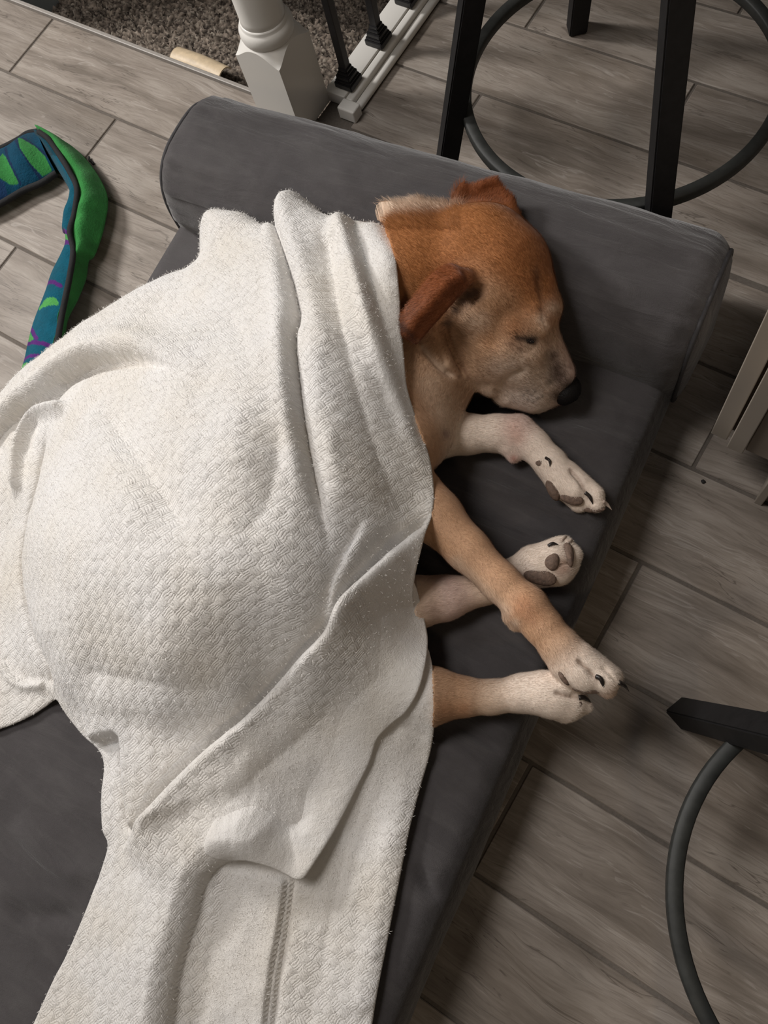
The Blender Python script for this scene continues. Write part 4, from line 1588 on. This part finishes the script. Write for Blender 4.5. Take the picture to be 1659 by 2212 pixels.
def mat_hair():
    k = NT('dog_hair')
    at = k.n('ShaderNodeVertexColor', layer_name='col')
    k.color(at.outputs[0])
    k.set(Roughness=0.55)
    k.b.inputs['Specular IOR Level'].default_value = 0.25
    return k.m


M['coat'] = mat_coat()
M['hair'] = mat_hair()
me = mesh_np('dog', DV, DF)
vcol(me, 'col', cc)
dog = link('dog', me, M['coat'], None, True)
tag(dog, 'tan and brown short haired dog asleep under the cream blanket on the grey bed', 'dog')


def surf(px, py, r=7.0):
    """the point of the coat seen at a pixel of the photograph"""
    d = np.hypot(PXY[:, 0] - px, PXY[:, 1] - py)
    c_ = np.where((d < r) & ~_und)[0]
    if len(c_) == 0:
        return surf(px, py, r * 2)
    dist = np.linalg.norm(DV[c_] - np.array([0, 0, CAM_H]), axis=1)
    near = c_[dist < dist.min() + 0.006]
    i = near[np.argmin(d[near])]
    return DV[i], DN[i]


_und = np.zeros(len(DV), bool)
_und[und] = True
M['claw_dark'] = plain('dark_claw', (0.022, 0.017, 0.015), 0.35, var=0.3, scale=300)
M['claw_pale'] = plain('pale_claw', (0.42, 0.33, 0.27), 0.4, var=0.2, scale=300)
M['pad'] = plain('paw_pad', (0.135, 0.088, 0.064), 0.75, var=0.35, bump=0.5, scale=260)
M['nose'] = plain('wet_nose', (0.006, 0.005, 0.005), 0.5, spec=0.2, bump=0.5, scale=700)
M['eye'] = plain('dark_eye', (0.012, 0.008, 0.007), 0.08)


def at_h(px, py, dz):
    v, n = surf(px, py)
    return P(px, py, v[2] + dz)


def claw(pts, r, mat):
    w = catmull(np.array([at_h(*p) for p in pts]), 12)
    rr = r * np.r_[np.linspace(1, 0.85, 7), np.array([.7, .55, .4, .25, .1])]
    link('claw', tube('claw', w, rr, 8), M[mat], dog, True)


def pad(px, py, a, b, ang, dz=0.0, thick=0.5):
    """a, b: half sizes in photograph pixels along / across ang (degrees, clockwise from right)"""
    v, n = surf(px, py)
    c_ = P(px, py, v[2] + dz)
    ca, sa = math.cos(math.radians(ang)), math.sin(math.radians(ang))
    A = P(px + a * ca, py + a * sa, c_[2]) - c_
    B = P(px - b * sa, py + b * ca, c_[2]) - c_
    view = np.array([0, 0, CAM_H]) - c_
    N = n * 0.6 + view / np.linalg.norm(view) * 0.6
    A -= N * (A @ N) / (N @ N) * 0.8
    B -= N * (B @ N) / (N @ N) * 0.8
    C_ = N / np.linalg.norm(N) * np.linalg.norm(B) * thick
    nu, nv = 20, 12
    V = []
    for j in range(nv + 1):
        t = math.pi * j / nv
        for i in range(nu):
            u = 2 * math.pi * i / nu
            k_ = 1 + 0.06 * math.sin(3 * u + px)
            V.append(c_ + A * math.sin(t) * math.cos(u) * k_ + B * math.sin(t) * math.sin(u) * k_ + C_ * math.cos(t))
    link('paw_pad', mesh_np('paw_pad', np.array(V), grid_faces(nv + 1, nu, close_v=True)), M['pad'], dog, True)


# sole of the lower hind paw
pad(1168, 1246, 37, 20, 12, -.002, .5)
pad(1193, 1214, 16, 19, 20, -.001, .5)
pad(1228, 1198, 12, 28, -12, -.002, .4)
claw([(1184, 1180, .001), (1194, 1174, .003), (1207, 1177, .001)], .0024, 'claw_dark')
claw([(1212, 1168, .000), (1219, 1161, .001), (1225, 1157, .000)], .0022, 'claw_pale')
claw([(1226, 1173, .000), (1232, 1168, .001), (1237, 1165, .000)], .0020, 'claw_pale')
# lower front paw
pad(1196, 1058, 16, 26, -14, -.004, .6)
pad(1236, 1079, 26, 15, 12, .000, .55)
pad(1283, 1100, 24, 9, -6, -.002, .5)
pad(1165, 1000, 9, 6, -20, .000, .5)
claw([(1264, 1064, .0005), (1274, 1073, .003), (1281, 1090, .000)], .0026, 'claw_dark')
claw([(1302, 1083, .000), (1311, 1089, .002), (1322, 1102, -.003)], .0026, 'claw_pale')
claw([(1179, 989, .000), (1187, 995, .003), (1188, 1009, .000)], .0020, 'claw_dark')
# upper front paw
pad(1268, 1489, 32, 12, 6, -.006, .5)
pad(1217, 1460, 9, 24, -22, -.004, .5)
claw([(1288, 1461, .0005), (1298, 1467, .003), (1306, 1490, -.001)], .0028, 'claw_dark')
claw([(1336, 1474, -.001), (1348, 1480, .001), (1359, 1494, -.006)], .0030, 'claw_dark')
# upper hind paw
claw([(1250, 1507, .000), (1262, 1507, .003), (1277, 1518, -.002)], .0030, 'claw_dark')
pad(1250, 1520, 8, 9, 0, -.003, .5)


def nose_mesh():
    c_ = P(1223, 842, .166)
    f = HF / np.linalg.norm(HF)
    side = np.cross(f, [0.35, 0.30, 0.9]); side /= np.linalg.norm(side)
    up = np.cross(side, f)
    nu, nv = 40, 26
    V = []
    for j in range(nv + 1):
        t = math.pi * j / nv
        for i in range(nu):
            u = 2 * math.pi * i / nu
            x, y, z = math.cos(t), math.sin(t) * math.cos(u), math.sin(t) * math.sin(u)
            # nostrils: commas on both sides of the front
            for sgn in (-1, 1):
                q = math.hypot((y - sgn * 0.48) / 0.20, (z - 0.05) / 0.26)
                if x > 0.2: x -= 0.34 * math.exp(-q * q)
            x -= 0.10 * math.exp(-(y / 0.10) ** 2) * (x > 0.3)
            V.append(c_ + f * x * 0.020 + side * y * 0.0225 + up * z * 0.0185)
    return mesh_np('nose', np.array(V), grid_faces(nv + 1, nu, close_v=True))


link('nose', nose_mesh(), M['nose'], dog, True)


def eye_mesh():
    v, n = surf(1138, 736)
    c_ = P(1139, 736, v[2] - 0.0018)
    A = P(1155, 739, c_[2]) - c_
    B = P(1138, 745, c_[2]) - c_
    N = np.cross(A, B); N *= 0.004 / np.linalg.norm(N)
    V = [c_ + A * math.sin(t) * math.cos(u) + B * math.sin(t) * math.sin(u) * 0.6 + N * math.cos(t)
         for t in np.linspace(0, math.pi, 13) for u in np.linspace(0, 2 * math.pi, 20, endpoint=False)]
    return mesh_np('eye', np.array(V), grid_faces(13, 20, close_v=True))


link('eye', eye_mesh(), M['eye'], dog, True)


# short hair lying on the coat
def fur(n):
    view = np.array([0, 0, CAM_H]) - DV
    vis = (np.einsum('ij,ij->i', DN, view) > -0.35 * np.linalg.norm(view, axis=1)) & ~_und & (DV[:, 2] > 0.10)
    fi = np.where(vis[DF].all(1))[0]
    q = DF[fi]
    ar = np.linalg.norm(np.cross(DV[q[:, 2]] - DV[q[:, 0]], DV[q[:, 3]] - DV[q[:, 1]]), axis=1)
    k = RNG.choice(len(fi), n, p=ar / ar.sum())
    q = q[k]
    cp = pix(DV[q[:, 0]])
    bald = np.zeros(len(q), bool)
    for pts, dep, wd in CREASES:
        if dep < 0.0042: continue
        L = catmull(np.array(pts, float), 30)
        dq, _t = line_dist(cp[:, 0], cp[:, 1], L)
        bald |= np.abs(dq) < 6
    q = q[~bald]
    n = len(q)
    a, b = RNG.random((n, 1)), RNG.random((n, 1))
    w = [(1 - a) * (1 - b), a * (1 - b), a * b, (1 - a) * b]
    p = sum(w[i] * DV[q[:, i]] for i in range(4))
    nn = sum(w[i] * DN[q[:, i]] for i in range(4))
    nn /= np.linalg.norm(nn, axis=1)[:, None]
    fd = sum(w[i] * fl_[q[:, i]] for i in range(4)) + RNG.normal(0, 0.22, (n, 3))
    fd -= nn * np.einsum('ij,ij->i', fd, nn)[:, None]
    fd /= np.linalg.norm(fd, axis=1)[:, None] + 1e-9
    c_ = sum(w[i] * cc[q[:, i]] for i in range(4))
    bright = c_.sum(1)
    px = pix(p)
    nape = (px[:, 1] < 500) & (px[:, 0] < 1000)
    legs = px[:, 1] > 880
    ln = RNG.uniform(0.0045, 0.0085, n) * np.where(nape, 1.6, 1.0) * np.where(legs, 0.62, 1.0)
    lift = RNG.uniform(0.16, 0.36, n) * np.where(nape, 2.0, 1.0)
    wd = RNG.uniform(0.00010, 0.00019, n)
    side = np.cross(fd, nn)
    mid = p + fd * (ln * .5)[:, None] + nn * (ln * lift * .62)[:, None]
    tip = p + fd * ln[:, None] + nn * (ln * lift)[:, None]
    root = p - nn * 0.0006
    V = np.stack([root - side * wd[:, None], root + side * wd[:, None], mid + side * wd[:, None] * .8, mid - side * wd[:, None] * .8, tip], 1)
    i0 = np.arange(n) * 5
    F4 = np.stack([i0, i0 + 1, i0 + 2, i0 + 3], -1)
    F3 = np.stack([i0 + 3, i0 + 2, i0 + 4, i0 + 4], -1)
    me = bpy.data.meshes.new('short_fur')
    Vf = V.reshape(-1, 3).astype(np.float32)
    me.vertices.add(len(Vf)); me.vertices.foreach_set('co', Vf.ravel())
    lv = np.hstack([F4, F3[:, :3]])
    me.loops.add(lv.size); me.loops.foreach_set('vertex_index', lv.ravel().astype(np.int32))
    st = (np.arange(n)[:, None] * 7 + np.array([0, 4])).ravel().astype(np.int32)
    me.polygons.add(2 * n)
    me.polygons.foreach_set('loop_start', st)
    me.polygons.foreach_set('loop_total', np.tile(np.array([4, 3], np.int32), n))
    me.update(calc_edges=True)
    col = c_ * (1 + np.where(legs, 0.6, 1.0)[:, None] * RNG.uniform(-0.22, 0.28, (n, 1)))
    col = np.clip(col, 0, 0.8)
    vcol(me, 'col', np.repeat(col, 5, 0))
    o = link('short_fur', me, M['hair'], dog, True)
    o['kind'] = 'stuff'


fur(110000)


# loose fibres standing off the blanket
def fuzz(parent, src, n, name):
    nv = len(src.vertices)
    V = np.empty(nv * 3, np.float32); src.vertices.foreach_get('co', V); V = V.reshape(-1, 3).astype(float)
    N = np.empty(nv * 3, np.float32); src.vertices.foreach_get('normal', N); N = N.reshape(-1, 3)
    k = RNG.integers(0, int(nv * 0.955), n)
    p = V[k] + RNG.normal(0, .0012, (n, 3)) * [1, 1, 0]
    nn = N[k] + RNG.normal(0, 0.9, (n, 3))
    nn /= np.linalg.norm(nn, axis=1)[:, None]
    ln = RNG.uniform(.0015, .0042, n)
    sd = np.cross(nn, RNG.normal(0, 1, (n, 3))); sd /= np.linalg.norm(sd, axis=1)[:, None]
    wd = .00020
    mid = p + nn * (ln * .55)[:, None] + sd * (ln * .18)[:, None]
    tip = p + nn * ln[:, None] * .85 + sd * (ln * .5)[:, None]
    b = np.cross(nn, sd) * wd
    Vf = np.stack([p - b, p + b, mid + b, mid - b, tip], 1).reshape(-1, 3)
    i0 = np.arange(n) * 5
    me = bpy.data.meshes.new(name)
    me.vertices.add(len(Vf)); me.vertices.foreach_set('co', Vf.astype(np.float32).ravel())
    lv = np.stack([i0, i0 + 1, i0 + 2, i0 + 3, i0 + 3, i0 + 2, i0 + 4], -1)
    me.loops.add(lv.size); me.loops.foreach_set('vertex_index', lv.ravel().astype(np.int32))
    me.polygons.add(2 * n)
    me.polygons.foreach_set('loop_start', (np.arange(n)[:, None] * 7 + np.array([0, 4])).ravel().astype(np.int32))
    me.polygons.foreach_set('loop_total', np.tile(np.array([4, 3], np.int32), n))
    me.update(calc_edges=True)
    o = link(name, me, M['fuzz'], parent, True)
    o['kind'] = 'stuff'


M['fuzz'] = plain('cotton_fibre', (0.80, 0.775, 0.74), 0.9, spec=0.1)
fuzz(blanket, BL, 60000, 'loose_fibres')

# ------------------------------------------------------------------ plush snake toy
toy = empty('plush_toy', tuple(P(170, 450, 0)))
tag(toy, 'long plush toy, green fur one side and blue patterned other side, on the tiles', 'dog toy')
TOY0 = P(170, 450, 0)


def mat_plush(name, rough=1.0):
    k = NT(name)
    at = k.n('ShaderNodeVertexColor', layer_name='col')
    g = k.n('ShaderNodeNewGeometry')
    a = k.noise(g.outputs['Position'], 260, 4, 0.7)
    b = k.noise(g.outputs['Position'], 40, 3, 0.6)
    hs = k.n('ShaderNodeHueSaturation')
    k.l(k.math('ADD', k.math('MULTIPLY', k.math('ADD', a, b), 0.65), 0.36), hs.inputs['Value'])
    k.l(at.outputs[0], hs.inputs['Color'])
    k.color(hs.outputs[0])
    k.set(Roughness=rough)
    k.b.inputs['Specular IOR Level'].default_value = 0.1
    k.b.inputs['Sheen Weight'].default_value = 0.08
    k.bump(k.math('ADD', a, b), 0.8, 0.003)
    return k.m


M['plush'] = mat_plush('plush_fabric')
GRN, TEAL, NAVY, PURP, LIME = (0.040, 0.230, 0.055), (0.003, 0.080, 0.125), (0.006, 0.022, 0.060), (0.085, 0.018, 0.150), (0.070, 0.300, 0.075)
SE = catmull(np.array([(84, 285), (104, 300), (124, 328), (150, 370), (166, 408), (161, 460), (151, 500), (158, 542), (152, 590), (142, 640), (132, 690), (121, 750), (100, 800), (50, 850), (-10, 900)], float), 300)
GR = catmull(np.array([(92, 288), (136, 303), (178, 335), (214, 382), (233, 428), (226, 484), (206, 546), (192, 560), (186, 600), (168, 645), (146, 690), (136, 750), (112, 810), (62, 862), (0, 912)], float), 300)
BLU = catmull(np.array([(78, 296), (92, 318), (112, 348), (138, 388), (151, 420), (139, 462), (135, 500), (146, 516), (112, 586), (97, 630), (72, 695), (60, 740), (48, 790), (20, 850), (-40, 895)], float), 300)


def half(name, edge, zs, ze, bulge, colf, sgn):
    n, mth = 300, 44
    V, C_ = [], []
    for i in range(n):
        S = P(*SE[i], zs)
        G = P(*edge[i], ze)
        mid = P(*(0.5 * (GR[i] + BLU[i])), 0.002); mid[2] = 0.002
        foot = G.copy(); foot[2] = 0.004; foot[:2] = G[:2] * 0.85 + mid[:2] * 0.15
        wv = 0.0025 * math.sin(i * 0.085) + 0.0012 * math.sin(i * 0.30 + 1)
        for j in range(mth):
            t = j / (mth - 1)
            if t < 0.7:
                u = t / 0.7
                p = S * (1 - u) + G * u
                p[2] += (bulge + wv) * math.sin(math.pi * u) ** 1.15
                pxy = SE[i] * (1 - u) + edge[i] * u
                C_.append(colf(pxy, u))
            else:
                u = (t - 0.7) / 0.3
                p = G * (1 - u) ** 2 + 2 * foot * u * (1 - u) + mid * u * u
                C_.append(colf(edge[i], 1.0))
            p[2] = max(p[2], 0.0015)
            V.append(p - TOY0)
    F = grid_faces(n, mth)
    if sgn < 0: F = F[:, ::-1]
    me = mesh_np(name, np.array(V), F)
    vcol(me, 'col', np.array(C_))
    return link(name, me, M['plush'], toy, True)


def near_seg(p, a, b):
    a, b = np.array(a, float), np.array(b, float)
    t = np.clip((p - a) @ (b - a) / ((b - a) @ (b - a)), 0, 1)
    return np.linalg.norm(p - a - t * (b - a))


BANDS = [((96, 610), (134, 622)), ((64, 706), (86, 738)), ((48, 741), (122, 752)), ((40, 779), (96, 776)), ((138, 506), (156, 512)), ((118, 542), (154, 528))]
LIMES = [((126, 540), (150, 522), 8), ((104, 664), (124, 658), 7), ((58, 722), (70, 738), 8), ((44, 795), (66, 800), 9), ((90, 668), (110, 664), 5)]


def blue_col(p, u):
    c_ = np.array(TEAL)
    for a, b, r in LIMES:
        if near_seg(p, a, b) < r: c_ = np.array(LIME)
    for a, b in BANDS:
        if near_seg(p, a, b) < 4.5: c_ = np.array(PURP)
    if p[1] < 345: c_ = c_ * 0.6
    return c_


half('green_side', GR, 0.052, 0.026, 0.020, lambda p, u: np.array(GRN) * (0.9 + 0.3 * vnoise(np.array(p[0] * .06), np.array(p[1] * .06))), 1)
half('blue_side', BLU, 0.052, 0.020, 0.012, blue_col, -1)
M['black_trim'] = plain('black_seam_trim', (0.008, 0.008, 0.009), 0.9, bump=0.4, scale=300)
zz_ = 0.0595 + 0.002 * np.sin(np.arange(300) * 0.2)
sp_ = PV(np.c_[SE, zz_]) - TOY0
link('seam_trim', tube('seam_trim', sp_, 0.0052, 8), M['black_trim'], toy, True)

# flat lying part with the pattern up
TE = catmull(np.array([(-120, 352), (-50, 338), (0, 322), (40, 302), (60, 289), (84, 284)], float), 180)
BE = catmull(np.array([(-100, 486), (-40, 460), (0, 441), (50, 412), (90, 395), (122, 374)], float), 180)
G1 = np.array([(16, 345), (4, 374), (6, 398), (30, 408), (47, 404), (38, 380), (26, 356)], float)
G2 = np.array([(51, 312), (68, 323), (88, 333), (108, 352), (116, 372), (96, 386), (80, 372), (62, 343)], float)


def flat_col(p):
    if in_poly(np.array([p[0]]), np.array([p[1]]), G1)[0] or in_poly(np.array([p[0]]), np.array([p[1]]), G2)[0]: return np.array(GRN) * 0.85
    for a, b in (((20, 330), (48, 402)), ((46, 316), (92, 392)), ((64, 318), (112, 350)), ((-6, 340), (0, 420))):
        if near_seg(p, a, b) < 3.5: return np.array(NAVY)
    if p[1] > 405 and p[0] < 20: return np.array(NAVY) * 1.6
    return np.array((0.003, 0.045, 0.085))


def flat_part(name, up):
    V, C_ = [], []
    for i in range(180):
        a, b = P(*TE[i], 0.022), P(*BE[i], 0.022)
        for j in range(60):
            u = j / 59
            p = a * (1 - u) + b * u
            p[2] = 0.022 + (0.030 * math.sin(math.pi * u) ** 0.7 * (0.85 + 0.2 * math.sin(i * .1)) if up else -0.0205 * math.sin(math.pi * u) ** 0.5)
            V.append(p - TOY0)
            C_.append(flat_col(TE[i] * (1 - u) + BE[i] * u) if up else np.array(GRN))
    F = grid_faces(180, 60)
    me = mesh_np(name, np.array(V), F[:, ::-1] if up else F)
    vcol(me, 'col', np.array(C_))
    link(name, me, M['plush'], toy, True)


flat_part('patterned_face', True)
flat_part('green_underside', False)
for e_ in (TE, BE):
    link('seam_trim', tube('seam_trim', PV(np.c_[e_, np.full(180, 0.023)]) - TOY0, 0.0060, 8), M['black_trim'], toy, True)

# ------------------------------------------------------------------ rawhide chew on the top stair
def chew():
    a, b = P(384, 128, -.072), P(489, 171, -.072)
    ax = (b - a) / np.linalg.norm(b - a)
    up = np.array([0, 0, 1.0])
    sd = np.cross(ax, up)
    L = np.linalg.norm(b - a)
    n, mth = 50, 30
    rows = []
    for lay, r in ((0, .0245), (1, .0215)):
        V = []
        for i in range(n):
            t = i / (n - 1)
            jag = 0.16 * fbm(np.array(t * 22.0), np.array(3.0 + lay), 3)
            a0, a1 = math.radians(-72) + float(jag), math.radians(215)
            for j in range(mth):
                th = a0 + (a1 - a0) * j / (mth - 1)
                rr = r * (1 + 0.05 * math.sin(t * 5 + th))
                # angle measured from straight up towards us
                V.append(a + ax * L * t + up * rr * math.cos(th) + sd * rr * math.sin(th))
        rows.append(np.array(V))
    V = np.vstack(rows)
    F0 = grid_faces(n, mth)
    nv = n * mth
    i = np.arange(n - 1) * mth
    j = np.arange(mth - 1)
    e = [np.stack([i, i + mth, i + mth + nv, i + nv], -1), np.stack([i + mth - 1, i + mth - 1 + nv, i + 2 * mth - 1 + nv, i + 2 * mth - 1], -1),
         np.stack([j, j + nv, j + 1 + nv, j + 1], -1), np.stack([j + (n - 1) * mth, j + 1 + (n - 1) * mth, j + 1 + (n - 1) * mth + nv, j + (n - 1) * mth + nv], -1)]
    return V, np.vstack([F0, F0[:, ::-1] + nv] + e)


Vc, Fc = chew()
cme = mesh_np('rawhide_chew', Vc, Fc)
M['rawhide'] = plain('rawhide', (0.62, 0.49, 0.33), 0.5, var=0.15, bump=0.3, scale=70)
tag(link('rawhide_chew', cme, M['rawhide'], None, True), 'cream curled rawhide chew lying on the carpeted stair edge beside the newel post', 'dog chew')

# ------------------------------------------------------------------ crumbs and lint
M['crumb'] = plain('dark_crumb', (0.012, 0.010, 0.010), 0.8)
M['lint'] = plain('white_lint', (0.75, 0.74, 0.72), 0.9)


def speck(name, p, r, mat, label, cat, seed):
    rg = np.random.default_rng(seed)
    bm = bmesh.new()
    bmesh.ops.create_icosphere(bm, subdivisions=2, radius=r)
    for v in bm.verts:
        v.co *= 1 + 0.35 * rg.random()
        v.co.z *= 0.6
    o = link(name, bm_mesh(name, bm), M[mat], None, True)
    o.location = p
    tag(o, label, cat)


speck('crumb', tuple(P(1519, 1040, .0018)), .0026, 'crumb', 'tiny black crumb on the tiles below the beige cabinet', 'crumb', 1)
th_ = PV(np.array([(192, 339, .004), (194, 347, .006), (199, 350, .004), (202, 355, .003)], float))
tag(link('thread_scrap', tube('thread_scrap', catmull(th_, 20), .0022, 6), M['crumb'], None, True), 'short black thread scrap on the tiles beside the green plush toy', 'thread')
